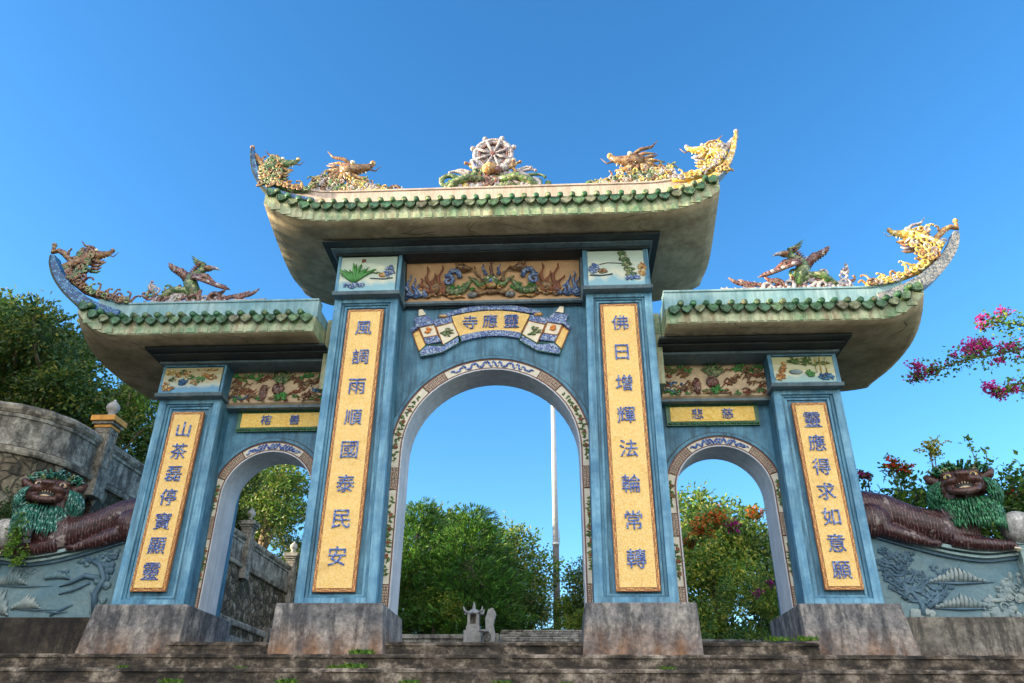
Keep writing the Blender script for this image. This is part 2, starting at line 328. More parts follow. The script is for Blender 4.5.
def arc(cx, cz, r, a0, a1, n):
    return [(cx+r*math.sin(R(a0+(a1-a0)*i/n)), cz+r*math.cos(R(a0+(a1-a0)*i/n))) for i in range(n+1)]   # angle from the top, clockwise
# ---------------------------------------------------------------- ground
def sstep(a, b, x):
    t = max(0, min(1, (x-a)/(b-a))); return t*t*(3-2*t)
def gz(x, y):
    if y < -4.7: b = -3.06
    elif y < 0.2: b = -3.2 + (y+4.7)/4.9*2.75
    elif y < 2.3: b = -0.45
    elif y < 13: b = -0.12
    else: b = 0.9 + 0.11*(min(y, 70)-13)
    if 13 <= y < 17: b = -0.12 + (0.9+0.11*(y-13)+0.12)*sstep(13, 17, y)
    if x < -9.3:
        t = sstep(0.9, 2.6, y)
        hi = 3.5 + 0.50*min(-9.3-x, 12)*(1-0.65*sstep(6.5, 11.5, y)) + 0.06*max(0, min(y, 60)-8)
        lo = b + 1.0*max(0, min(-12.6-x, 9))
        b = max(b, lo*(1-t)+hi*t)
    if x > 8.9: b = max(b, min(0.15, b+3.2) + 0.10*min(x-8.9, 40) * sstep(0, 4, y) + 0.0)
    return b
def ground():
    xs = [-1500,-600,-250,-120,-80,-60] + [-50+i*1.0 for i in range(34)] + [-16+i*0.35 for i in range(20)] + [-9.32,-9.28] + [-8.9+i*0.9 for i in range(20)] + [8.92,9.5,10.5,12,14,17,21,26,32,40,55,80,120,250,600,1500]
    ys = [-900,-300,-120,-60,-35,-25] + [-20+i*1.0 for i in range(16)] + [-4.69+i*0.35 for i in range(66)] + [18.6+i*1.3 for i in range(34)] + [66,75,90,120,200,450,1200,2600]
    xs = sorted(set(xs)); ys = sorted(set(ys))
    vs = [(x, y, gz(x,y)+ (0.12*noise.noise(Vector((x*0.5,y*0.5,0))) if (x < -9.5 or y > 14) else 0)) for y in ys for x in xs]
    n = len(xs); fs = [(j*n+i, j*n+i+1, (j+1)*n+i+1, (j+1)*n+i) for j in range(len(ys)-1) for i in range(n-1)]
    m, t, nn, l, p = newmat('earth'); v = coords(nn, l)
    r = ramp(nn, [(0.3, (0.05,0.06,0.025)), (0.5, (0.09,0.085,0.045)), (0.7, (0.19,0.13,0.07))]); f = noise_tex(nn, l, v, 0.9, 9, 0.7); l.new(f, r.inputs['Fac'])
    l.new(r.outputs[0], p.inputs['Base Color']); p.inputs['Roughness'].default_value = 1; bump(nn, l, noise_tex(nn, l, v, 7, 8, 0.7), p, 0.8, 0.06)
    b = B(); b.add(vs, fs, 'earth', True); b.build('ground', kind='structure')
    b = B(); b.box(-12.5, 26, -60, -4.68, -3.4, -2.96, 'pale_paving'); b.build('paved_forecourt', kind='structure')  # unseen; made pale and long to bounce warm light onto the soffits
    b = B(); b.box(-4.75, 4.75, 2.2, 13.2, -0.3, -0.03, 'rail_stone'); b.build('upper_path', kind='structure')
ground()
def hills():
    m, t, n, l, p = newmat('far_hill'); v = coords(n, l)
    r = ramp(n, [(0.35, (0.03,0.06,0.02)), (0.65, (0.08,0.11,0.04))]); l.new(noise_tex(n, l, v, 0.12, 8, 0.7), r.inputs['Fac']); l.new(r.outputs[0], p.inputs['Base Color']); p.inputs['Roughness'].default_value = 1
    vs = []; fs = []; nx, ny = 60, 14
    for j in range(ny):
        for i in range(nx):
            x = -160+i*6; y = 150+j*12; u = j/(ny-1)
            z = 6 + 34*math.sin(math.pi*min(1, u*0.9+0.02))*(0.55+0.45*noise.noise(Vector((x*0.012, 3, 0)))) + 4*noise.noise(Vector((x*0.06,y*0.06,0)))
            vs.append((x, y, z))
    fs = [(j*nx+i, j*nx+i+1, (j+1)*nx+i+1, (j+1)*nx+i) for j in range(ny-1) for i in range(nx-1)]
    b = B(); b.add(vs, fs, 'far_hill', True); b.build('hills', kind='structure')
hills()

# ---------------------------------------------------------------- stairs
def rough_step(b, x0, x1, y0, y1, z0, z1, mat, seg=0.16, amp=0.02):
    """a long stone step: worn, chipped tread slab standing a little proud of its riser"""
    n = max(2, int((x1-x0)/seg)); vs = []; th = 0.055; joint = random.randint(4, 9)
    for i in range(n+1):
        x = x0+(x1-x0)*i/n
        q = noise.noise(Vector((x*1.7, y0*3, z1*5)))*amp + random.uniform(-amp, amp)*0.35
        c = 0.010+0.02*abs(noise.noise(Vector((x*4, z1*9, 1)))); o = 0.028
        if 0 < i < n and random.random() < 0.13: c += random.uniform(0.015, 0.04); o -= random.uniform(0.0, 0.025)
        if i == joint: c += 0.03; o = -0.015; joint += random.randint(5, 11)
        r = 0.012*noise.noise(Vector((x*3, y0, 7)))
        vs += [(x,y0+r,z0), (x,y0+r,z1-th), (x,y0+q*0.6-o,z1-th+0.004), (x,y0+q*0.6-o,z1-c), (x,y0+q*0.6-o+c,z1+q*0.15), (x,y1,z1), (x,y1,z0)]
    fs = [(7*i+e, 7*i+7+e, 7*i+7+(e+1)%7, 7*i+(e+1)%7) for i in range(n) for e in range(7)]
    fs += [(0,1,2,3,4,5,6), tuple(7*n+k for k in (6,5,4,3,2,1,0))]
    b.add(vs, fs, mat)
steps = B(); RISE, TREAD = 0.215, 0.32
for k in range(13):
    rough_step(steps, -12.2, 13.2, -0.36-k*TREAD, -0.36-(k-1)*TREAD+0.2, -0.25-(k+1)*RISE-0.02, -0.25-k*RISE, 'step_stone')
steps.box(-12.2, 13.2, -0.3, 2.6, -0.6, -0.262, 'step_stone')
rough_step(steps, -4.86, -3.16, 0.12, 1.4, -0.27, -0.03, 'step_stone', amp=0.05)
rough_step(steps, -1.63, 1.60, 0.12, 1.4, -0.27, -0.03, 'step_stone', amp=0.05)
rough_step(steps, 3.17, 4.90, 0.12, 1.4, -0.27, -0.03, 'step_stone', amp=0.05)
steps.build('stone_steps', kind='structure')
up = B()
for k in range(9):
    rough_step(up, -0.75, 2.6, 12+k*0.34, 12+(k+1)*0.34+0.3, -0.1, 1.16+k*0.115, 'rail_stone', 0.5, 0.012)
for k in range(3):
    rough_step(up, 3.0, 9.0, 7+k*2.2, 7+(k+1)*2.2+0.3, -0.2, 0.85+k*0.22, 'rail_stone', 0.6, 0.03)
up.build('upper_steps', kind='structure')

# ---------------------------------------------------------------- the gate
gate = thing('temple_gate', (0, 0.5, -0.25), 'blue three-arched temple gate with upswept green-tiled roofs and yellow couplet boards', 'gate')
def ringframe(b, x0, x1, z0, z1, wd, y0, y1, mat, wt=None):
    wt = wt or wd
    b.box(x0, x0+wd, y0, y1, z0, z1, mat); b.box(x1-wd, x1, y0, y1, z0, z1, mat)
    b.box(x0+wd, x1-wd, y0, y1, z0, z0+wt, mat); b.box(x0+wd, x1-wd, y0, y1, z1-wt, z1, mat)
def board(b, x0, x1, z0, z1, y, chars, size, mat='gold_mosaic'):
    b.box(x0, x1, y, y+0.06, z0, z1, 'brown_trim')
    e = 0.055
    b.box(x0+e, x1-e, y-0.012, y+0.02, z0+e, z1-e, mat)
    u = 0.115     # key-fret border: alternating hooks
    def hook(ax, a0, a1, c, side):
        n = int((a1-a0)/u); u2 = (a1-a0)/n
        for i in range(n):
            s0 = a0+i*u2
            segs = [(s0+0.012, s0+u2*0.62, 0.030, 0.042), (s0+u2*0.50, s0+u2*0.62, 0.010, 0.042), (s0+u2*0.74, s0+u2*0.98, 0.008, 0.020)] if i % 2 else [(s0+0.012, s0+u2*0.62, 0.008, 0.020), (s0+0.012, s0+u2*0.14, 0.008, 0.042), (s0+u2*0.74, s0+u2*0.98, 0.030, 0.042)]
            for (p, q, r0, r1) in segs:
                if ax == 'z': b.box(c+side*r0, c+side*r1, y-0.008, y+0.01, p, q, 'gold_line')
                else: b.box(p, q, y-0.008, y+0.01, c+side*r0 if side > 0 else c-r1, c+side*r1 if side > 0 else c-r0, 'gold_line')
    hook('z', z0+0.01, z1-0.01, x0, 1); hook('z', z0+0.01, z1-0.01, x1, -1); hook('x', x0+0.06, x1-0.06, z0, 1); hook('x', x0+0.06, x1-0.06, z1, -1)
    n = len(chars); H = z1-z0
    return
def lerp(a, b, t): return a+(b-a)*t
def pillar(sx, inner, chars, size, zc0, zc1, gname, pic):
    """one front pillar with its plinth, recessed frames, couplet board and painted panel"""
    if inner: xa, xb, xat, xbt, Y, zb, zt, yb = 1.66, 2.93, 1.75, 2.95, 0.0, 0.5, 6.0, 1.5
    else:     xa, xb, xat, xbt, Y, zb, zt, yb = 4.95, 6.16, 5.02, 6.20, 0.6, 0.58, 4.26, 2.1
    b = B()
    def P(t, off, y):      # point at height fraction t, off from inner/outer edge
        z = lerp(zb, zt, t)
        return z
    def col_box(o0, o1, y0, y1, mat):     # tapered column inset o0 on the inside edge and o1 on the outside edge
        b.hexa([(sx*(xa+o0),y0,zb-0.02),(sx*(xb-o1),y0,zb-0.02),(sx*(xb-o1),y1,zb-0.02),(sx*(xa+o0),y1,zb-0.02),
                (sx*(xat+o0),y0,zt),(sx*(xbt-o1),y0,zt),(sx*(xbt-o1),y1,zt),(sx*(xat+o0),y1,zt)] if sx > 0 else
               [(sx*(xb-o1),y0,zb-0.02),(sx*(xa+o0),y0,zb-0.02),(sx*(xa+o0),y1,zb-0.02),(sx*(xb-o1),y1,zb-0.02),
                (sx*(xbt-o1),y0,zt),(sx*(xat+o0),y0,zt),(sx*(xat+o0),y1,zt),(sx*(xbt-o1),y1,zt)], mat)
    col_box(0.0, 0.0, Y+0.10, yb, 'blue_paint')
    W = xb-xa
    def bar(o0, o1, y0, y1, z0, z1, mat):   # bar from offset o0 to o1 measured from inner edge, following the taper
        def X(o, z): t = (z-zb)/(zt-zb); return sx*(lerp(xa, xat, t)+o*(lerp(xb, xbt, t)-lerp(xa, xat, t))/W)
        q = [(X(o0,z0),y0,z0),(X(o1,z0),y0,z0),(X(o1,z0),y1,z0),(X(o0,z0),y1,z0),(X(o0,z1),y0,z1),(X(o1,z1),y0,z1),(X(o1,z1),y1,z1),(X(o0,z1),y1,z1)]
        if sx < 0: q = [q[1],q[0],q[3],q[2],q[5],q[4],q[7],q[6]]
        b.hexa(q, mat)
    for (o, wd, y, mt) in ((0.0, 0.145, Y, 'blue_light'), (0.145, 0.05, Y+0.035, 'blue_paint'), (0.195, 0.05, Y+0.065, 'blue_light')):
        zt_o = 0.10 if o == 0 else (0.12 if o < 0.17 else 0.16); zlo = {0.0:(zb, zb+0.09), 0.145:(zb+0.09, zb+0.125), 0.195:(zb+0.125, zb+0.15)}[o]; zhi = {0.0:(zt-0.11, zt-0.001), 0.145:(zt-0.15, zt-0.11), 0.195:(zt-0.19, zt-0.15)}[o]
        bar(o, o+wd, y, Y+0.12, zlo[0], zhi[1], mt); bar(W-o-wd, W-o, y, Y+0.12, zlo[0], zhi[1], mt)
        bar(o+wd, W-o-wd, y, Y+0.12, zlo[0], zlo[1], mt); bar(o+wd, W-o-wd, y, Y+0.12, zhi[0], zhi[1], mt)
    p = b.build('pillar', gate, 0.008)
    # plinth: splayed concrete block
    q = B()
    if inner: zl, y0, yk = -0.255, Y-0.10, 1.5; a0, a1, c0, c1 = 1.525, 1.46, 3.17, 3.19
    else:     zl, y0, yk = -0.255, Y-0.10, 2.4; a0, a1, c0, c1 = 4.83, 4.85, 6.36, 6.50
    pts = [(sx*a1,y0-0.03,zl),(sx*c1,y0-0.03,zl),(sx*c1,yk,zl),(sx*a1,yk,zl),(sx*a0,y0,zb),(sx*c0,y0,zb),(sx*c0,yk,zb),(sx*a0,yk,zb)]
    if sx < 0: pts = [pts[1],pts[0],pts[3],pts[2],pts[5],pts[4],pts[7],pts[6]]
    q.hexa(pts, 'plinth_concrete'); q.build('plinth', p, 0.02)
    # couplet board
    k = B()
    if inner: bx0, bx1, bz0, bz1 = 2.0, 2.67, 0.678, 5.746
    else:     bx0, bx1, bz0, bz1 = 5.31, 5.905, 0.80, 3.99
    X0, X1 = (bx0, bx1) if sx > 0 else (-bx1, -bx0)
    board(k, X0, X1, bz0, bz1, Y+0.012, chars, size)
    n = len(chars)
    for i, ch in enumerate(chars):
        zc = lerp(zc0, zc1, i/(n-1))
        k.text(ch, (X0+X1)/2, Y-0.002, zc, size, 0.022, 'char_mosaic')
    k.build('couplet_board', p, label='tall yellow mosaic board with %d blue characters in a brown key-fret border' % n)
    # painted block above the pillar
    t = B()
    if inner: tx0, tx1, tz0, tz1, ty = 1.80, 2.87, 6.03, 6.82, -0.14; bx = (1.69, 2.96)
    else:     tx0, tx1, tz0, tz1, ty = 5.05, 6.15, 4.29, 4.82, 0.46; bx = (4.96, 6.22)
    zz = zt
    t.hexa([(sx*bx[0] if sx>0 else -bx[1], ty-0.03, zz-0.03),(sx*bx[1] if sx>0 else -bx[0], ty-0.03, zz-0.03),(sx*bx[1] if sx>0 else -bx[0], yb, zz-0.03),(sx*bx[0] if sx>0 else -bx[1], yb, zz-0.03),
            (sx*bx[0] if sx>0 else -bx[1], ty-0.06, zz+0.03),(sx*bx[1] if sx>0 else -bx[0], ty-0.06, zz+0.03),(sx*bx[1] if sx>0 else -bx[0], yb, zz+0.03),(sx*bx[0] if sx>0 else -bx[1], yb, zz+0.03)], 'grey_moulding')
    A, C = (bx[0]+0.02, bx[1]-0.03) if sx > 0 else (-bx[1]+0.03, -bx[0]-0.02)
    t.box(A, C, ty+0.03, yb, zz+0.03, tz1+0.06, 'blue_paint')
    T0, T1 = (tx0, tx1) if sx > 0 else (-tx1, -tx0)
    ringframe(t, A, C, zz+0.03, tz1+0.06, max(0.03, T0-A), ty-0.012, ty+0.05, 'blue_light', 0.035)
    t.build('picture_block', p, 0.006)
    g = B(); g.box(T0, T1, ty+0.0, ty+0.04, tz0+0.03, tz1, pic)
    paint_scene(g, T0, T1, tz0+0.03, tz1, ty, inner, sx)
    g.build('painted_panel', p)
    return p
def leafy(b, x, z, y, mat, n=10, r=0.16, up=True, wd=0.022):
    for i in range(n):
        a = random.uniform(-0.95, 0.95) if up else random.uniform(0, 6.28)
        L = r*random.uniform(0.6, 1.1); dx, dz = math.sin(a)*L, math.cos(a)*L*(1.0)
        cx2, cz2 = x+dx*0.6, z+dz*0.75
        b.tube([(x, y, z), (cx2, y-0.014, cz2), (x+dx*1.15, y-0.006, z+dz*(0.8 if r < 0.25 else 1.15))], [wd*0.4, wd, wd*0.15], mat, 4, 0.4)
def dab(b, x, z, y, rx, rz, mat, n=12, s=0.03):
    n = int(n*1.7)
    for i in range(n):
        a = random.uniform(0, 6.28); q = math.sqrt(random.random())
        b.ball((x+rx*q*math.cos(a), y, z+rz*q*math.sin(a)), (s*random.uniform(0.5,1.4), 0.012, s*random.uniform(0.5,1.2)), mat, 6, 4)
def paint_scene(b, x0, x1, z0, z1, y, inner, sx):
    y -= 0.014
    W, H = x1-x0, z1-z0
    X = lambda u: x0+u*W
    Z = lambda v: z0+v*H
    if inner and sx < 0:
        leafy(b, X(0.27), Z(0.22), y, 'leaf_paint', 34, 0.40, True, 0.03); dab(b, X(0.27), Z(0.16), y, 0.2, 0.05, 'blue_mosaic', 22, 0.03); dab(b, X(0.4), Z(0.88), y, 0.05, 0.03, 'rose_brown', 7, 0.02)
        dab(b, X(0.88), Z(0.55), y, 0.10, 0.12, 'blue_mosaic', 24, 0.03); dab(b, X(0.78), Z(0.45), y, 0.08, 0.04, 'mo_orange', 10, 0.025)
        for u in (0.45,0.55,0.65): b.tube([(X(u),y,Z(0.6-u*0.1)),(X(u+0.12),y,Z(0.52-u*0.05))], 0.010, 'vine_green', 4, 0.4)
        b.tube([(X(0.55),y,Z(0.36)),(X(0.8),y,Z(0.33)),(X(0.95),y,Z(0.36))], 0.012, 'relief_dark', 4, 0.4)
    elif inner:
        dab(b, X(0.1), Z(0.48), y, 0.09, 0.10, 'blue_mosaic', 22, 0.03); dab(b, X(0.25), Z(0.42), y, 0.08, 0.05, 'mo_brown', 14, 0.025)
        b.tube([(X(0.03),y,Z(0.30)),(X(0.25),y,Z(0.28)),(X(0.42),y,Z(0.32))], 0.014, 'relief_dark', 4, 0.4)
        b.tube([(X(0.2),y,Z(0.6)),(X(0.35),y,Z(0.65)),(X(0.6),y,Z(0.62))], 0.008, 'relief_dark', 4, 0.4)
        for v in (0.3,0.45,0.6,0.75,0.9): dab(b, X(0.80-v*0.22), Z(v), y, 0.09, 0.05, 'mo_green', 12, 0.028)
        dab(b, X(0.93), Z(0.42), y, 0.06, 0.16, 'mo_orange', 24, 0.03); dab(b, X(0.76), Z(0.2), y, 0.14, 0.05, 'blue_mosaic', 20, 0.03)
    elif sx < 0:
        for t in range(9): dab(b, X(0.08+0.10*t*0.8), Z(0.3+0.5*abs(math.sin(t*0.5))), y, 0.07, 0.05, 'mo_green' if t % 2 else 'mo_orange', 8, 0.022)
        dab(b, X(0.13), Z(0.15), y, 0.12, 0.05, 'mo_orange', 20, 0.025); dab(b, X(0.35), Z(0.4), y, 0.09, 0.06, 'blade_blue', 16, 0.024); dab(b, X(0.82), Z(0.6), y, 0.12, 0.05, 'mo_orange', 18, 0.02); dab(b, X(0.65), Z(0.55), y, 0.1, 0.03, 'leaf_paint', 14, 0.02)
        dab(b, X(0.1), Z(0.8), y, 0.09, 0.04, 'mo_yellow', 10, 0.02); dab(b, X(0.75), Z(0.9), y, 0.2, 0.02, 'mo_orange', 14, 0.018)
    else:
        for v in range(5): dab(b, X(0.10+0.02*v), Z(0.15+0.15*v), y, 0.09-0.015*v, 0.03, 'mo_orange', 12, 0.024)
        leafy(b, X(0.35), Z(0.85), y, 'vine_green', 14, 0.12, False, 0.015); leafy(b, X(0.55), Z(0.8), y, 'vine_green', 14, 0.12, False, 0.015)
        dab(b, X(0.58), Z(0.35), y, 0.08, 0.07, 'leaf_paint', 18, 0.022); dab(b, X(0.82), Z(0.2), y, 0.14, 0.06, 'blade_blue', 26, 0.026)
        for u in (0.68, 0.75, 0.84): b.tube([(X(u),y,Z(0.35)),(X(u+0.01),y-0.005,Z(0.95))], 0.012, 'mo_yellow', 4, 0.5); leafy(b, X(u), Z(0.7), y, 'vine_green', 6, 0.08, False, 0.012)
        b.ball((X(0.35), y, Z(0.4)), (0.12, 0.012, 0.05), 'relief_white', 8, 5)
random.seed(11)
pillar(-1, True, "風調雨順國泰民安", 0.30, 5.34, 1.22, 'inner', 'picture_lake')
pillar(1, True, "佛日增輝法輪常轉", 0.30, 5.34, 1.16, 'inner', 'picture_lake')
pillar(-1, False, "山茶磊停寶顯靈", 0.29, 3.64, 1.12, 'outer', 'picture_blue')
pillar(1, False, "靈應得求如意願", 0.29, 3.66, 1.10, 'outer', 'picture_warm')

# arched walls -------------------------------------------------------------
def arch_wall(x0, x1, zt, cx, r, zs, zb, y0, y1, n=28):
    """wall with an arched opening; the reveal gets its own plaster"""
    b = B(); top = [(cx-r, zb)]+arc(cx, zs, r, -90, 90, n)+[(cx+r, zb)]
    # front and back as strips from the opening to the rectangle
    outer = []
    for (x, z) in top:
        if z <= zs+1e-6: outer.append((x0 if x < cx else x1, z))
        else: outer.append((x0+(x-(cx-r))/(2*r)*(x1-x0), zt))
    # left and right piers
    b.box(x0, cx-r, y0, y1, zb, zs, 'blue_paint'); b.box(cx+r, x1, y0, y1, zb, zs, 'blue_paint')
    a = arc(cx, zs, r, -90, 90, n)
    for i in range(n):
        (xa_, za), (xb_, zb_) = a[i], a[i+1]
        u0 = x0 if i == 0 else xa_; u1 = x1 if i == n-1 else xb_
        b.prism([(xa_, za), (xb_, zb_), (u1 if i == n-1 else xb_, zt), (u0 if i == 0 else xa_, zt)] if 0 < i < n-1 else
                ([(x0, za), (xa_, za), (xb_, zb_), (xb_, zt), (x0, zt)] if i == 0 else [(xa_, za), (xb_, zb_), (x1, zb_), (x1, zt), (xa_, zt)]), y0, y1, 'blue_paint')
    # plaster lining
    e = 0.02
    inn = [(cx-r+e, zb)]+arc(cx, zs, r-e, -90, 90, n)+[(cx+r-e, zb)]; out = [(cx-r, zb)]+arc(cx, zs, r, -90, 90, n)+[(cx+r, zb)]
    b.band(inn, out, y0-0.03, y1+0.01, 'reveal_plaster')
    return b
def path_at(cx, zs, r, s):      # s<90: angle in degrees from the crown; beyond 90: metres below the spring line, as 90+m
    return None
def trim(parent, cx, zs, r, wd, zb, y, a1, a2, zf1, zf2, zf3, crown='char_mosaic', vis=(1,1)):
    """the patterned surround: cream fields, brown fret blocks, dark edge lines, raised blue hood"""
    ro = r+wd
    k = B()
    def full(rr0, rr1, y0, y1, mat, zlow=zb):
        i = [(cx-rr0, zlow)]+arc(cx, zs, rr0, -90, 90, 40)+[(cx+rr0, zlow)]; o = [(cx-rr1, zlow)]+arc(cx, zs, rr1, -90, 90, 40)+[(cx+rr1, zlow)]
        k.band(i, o, y0, y1, mat)
    full(r-0.002, ro, y-0.02, y+0.02, 'cream')
    full(r+0.0, r+0.022, y-0.03, y-0.0, 'brown_line'); full(ro-0.012, ro+0.014, y-0.03, y, 'brown_line')
    full(ro+0.014, ro+0.07, y-0.05, y+0.01, 'blue_paint'); full(ro+0.07, ro+0.088, y-0.025, y+0.01, 'dark_line')
    def pt(side, s, rad):     # s: ('a',deg) or ('z',z)
        if s[0] == 'a': return (cx+side*rad*math.sin(R(s[1])), zs+rad*math.cos(R(s[1])))
        return (cx+side*rad, s[1])
    def fret(side, s0, s1, n):
        # dark block with pale diagonal maze bars
        m = 8; inn = []; out = []
        for j in range(m+1):
            t = j/m
            if s0[0] == s1[0]: s = (s0[0], lerp(s0[1], s1[1], t))
            else:
                la = R(90-s0[1])*r; tot = la+(zs-s1[1]); d = t*tot
                s = ('a', s0[1]+math.degrees(d/r)) if d < la else ('z', zs-(d-la))
            inn.append(pt(side, s, r+0.02)); out.append(pt(side, s, ro-0.01))
        k.band(inn, out, y-0.028, y-0.01, 'brown_line')
        L = sum(math.dist(inn[i], inn[i+1]) for i in range(m)); W = wd-0.04; cell = W/3.0; nu = max(3, int(round(L/cell)))
        def Q(u, v):      # u 0..1 along, v 0..1 across
            f = u*m; i = min(m-1, int(f)); t = f-i
            a = (lerp(inn[i][0], inn[i+1][0], t), lerp(inn[i][1], inn[i+1][1], t)); c = (lerp(out[i][0], out[i+1][0], t), lerp(out[i][1], out[i+1][1], t))
            return (lerp(a[0], c[0], v), lerp(a[1], c[1], v))
        for i in range(nu):
            for j in range(3):
                u0, u1, v0, v1 = i/nu, (i+1)/nu, j/3, (j+1)/3
                flip = (i+j) % 2
                for q in (0.25, 0.75):
                    if flip: p0, p1 = Q(lerp(u0,u1,q), v0+0.03), Q(lerp(u0,u1,q), v1-0.03)
                    else: p0, p1 = Q(u0+0.01, lerp(v0,v1,q)), Q(u1-0.01, lerp(v0,v1,q))
                    k.tube([(p0[0], y-0.029, p0[1]), (p1[0], y-0.029, p1[1])], 0.0055, 'cream_light', 4, 0.6)
        for e in (0, m):   # rounded cream cap beyond the block
            k.tube([(inn[e][0], y-0.028, inn[e][1]), (out[e][0], y-0.028, out[e][1])], 0.011, 'brown_line', 4, 0.6)
    def vine(side, s0, s1):
        la = R(90-s0[1])*r if s0[0] == 'a' else 0
        tot = la+((zs if s0[0] == 'a' else s0[1])-s1[1]); n = int(tot/0.085)
        for i in range(n):
            d = 0.12+(tot-0.24)*(i+0.5)/n
            s = ('a', s0[1]+math.degrees(d/r)) if d < la else ('z', (zs if s0[0] == 'a' else s0[1])-(d-la))
            px, pz = pt(side, s, r+wd*0.52)
            mid = abs((i+0.5)/n-0.5)*2
            px += 0.012*math.sin(i*1.9)
            leafy(k, px, pz, y-0.022, 'vine_green', 5, 0.075*(1.1-0.5*mid), False, 0.014)
            if i % 3 == 1 and mid < 0.75: dab(k, px, pz, y-0.03, 0.03, 0.03, 'rose_brown', 6, 0.018)
    for side in (-1, 1):
        if side < 0 and not vis[0] or side > 0 and not vis[1]: pass
        fret(side, ('a', a1), ('a', a2), 1)
        if zf1 is not None:
            vine(side, ('a', a2), ('z', zf1)); fret(side, ('z', zf1), ('z', zf2), 1); vine(side, ('z', zf2), ('z', zf3)); fret(side, ('z', zf3), ('z', zb+0.02), 1)
    # crown field: blue dragons and clouds on cream
    na = int(a1*2/4.2)
    for i in range(na):
        a = -a1*0.86+a1*1.72*(i+0.5)/na; rad = r+wd*0.5
        x, z = cx+rad*math.sin(R(a)), zs+rad*math.cos(R(a)); t = R(a)
        tx, tz = math.cos(t), -math.sin(t); nx_, nz_ = math.sin(t), math.cos(t)
        h = wd*0.30*(1.0 if abs(a) < a1*0.6 else 0.55)
        ph = random.choice((-1, 1))
        pts = [(x+tx*q*0.06+nx_*h*math.sin(q*2.6)*ph, y-0.03, z+tz*q*0.06+nz_*h*math.sin(q*2.6)*ph) for q in (-1.1,-0.6,-0.2,0.2,0.6,1.1)]
        k.tube(pts, [0.008, 0.018, 0.022, 0.02, 0.016, 0.006], crown, 5, 0.6)
    k.build('arch_surround', parent)
cw = arch_wall(-1.80, 1.80, 6.90, 0.01, 1.56, 3.12, 0.49, 0.45, 1.10)
cw.box(1.76, 2.9, 0.9, 1.5, 5.9, 6.9, 'blue_paint'); cw.box(-2.9, -1.76, 0.9, 1.5, 5.9, 6.9, 'blue_paint')
cwall = cw.build('arch_wall', gate)
trim(cwall, 0.01, 3.12, 1.56, 0.185, 0.38, 0.45, 31, 46, 2.80, 2.43, 0.86)
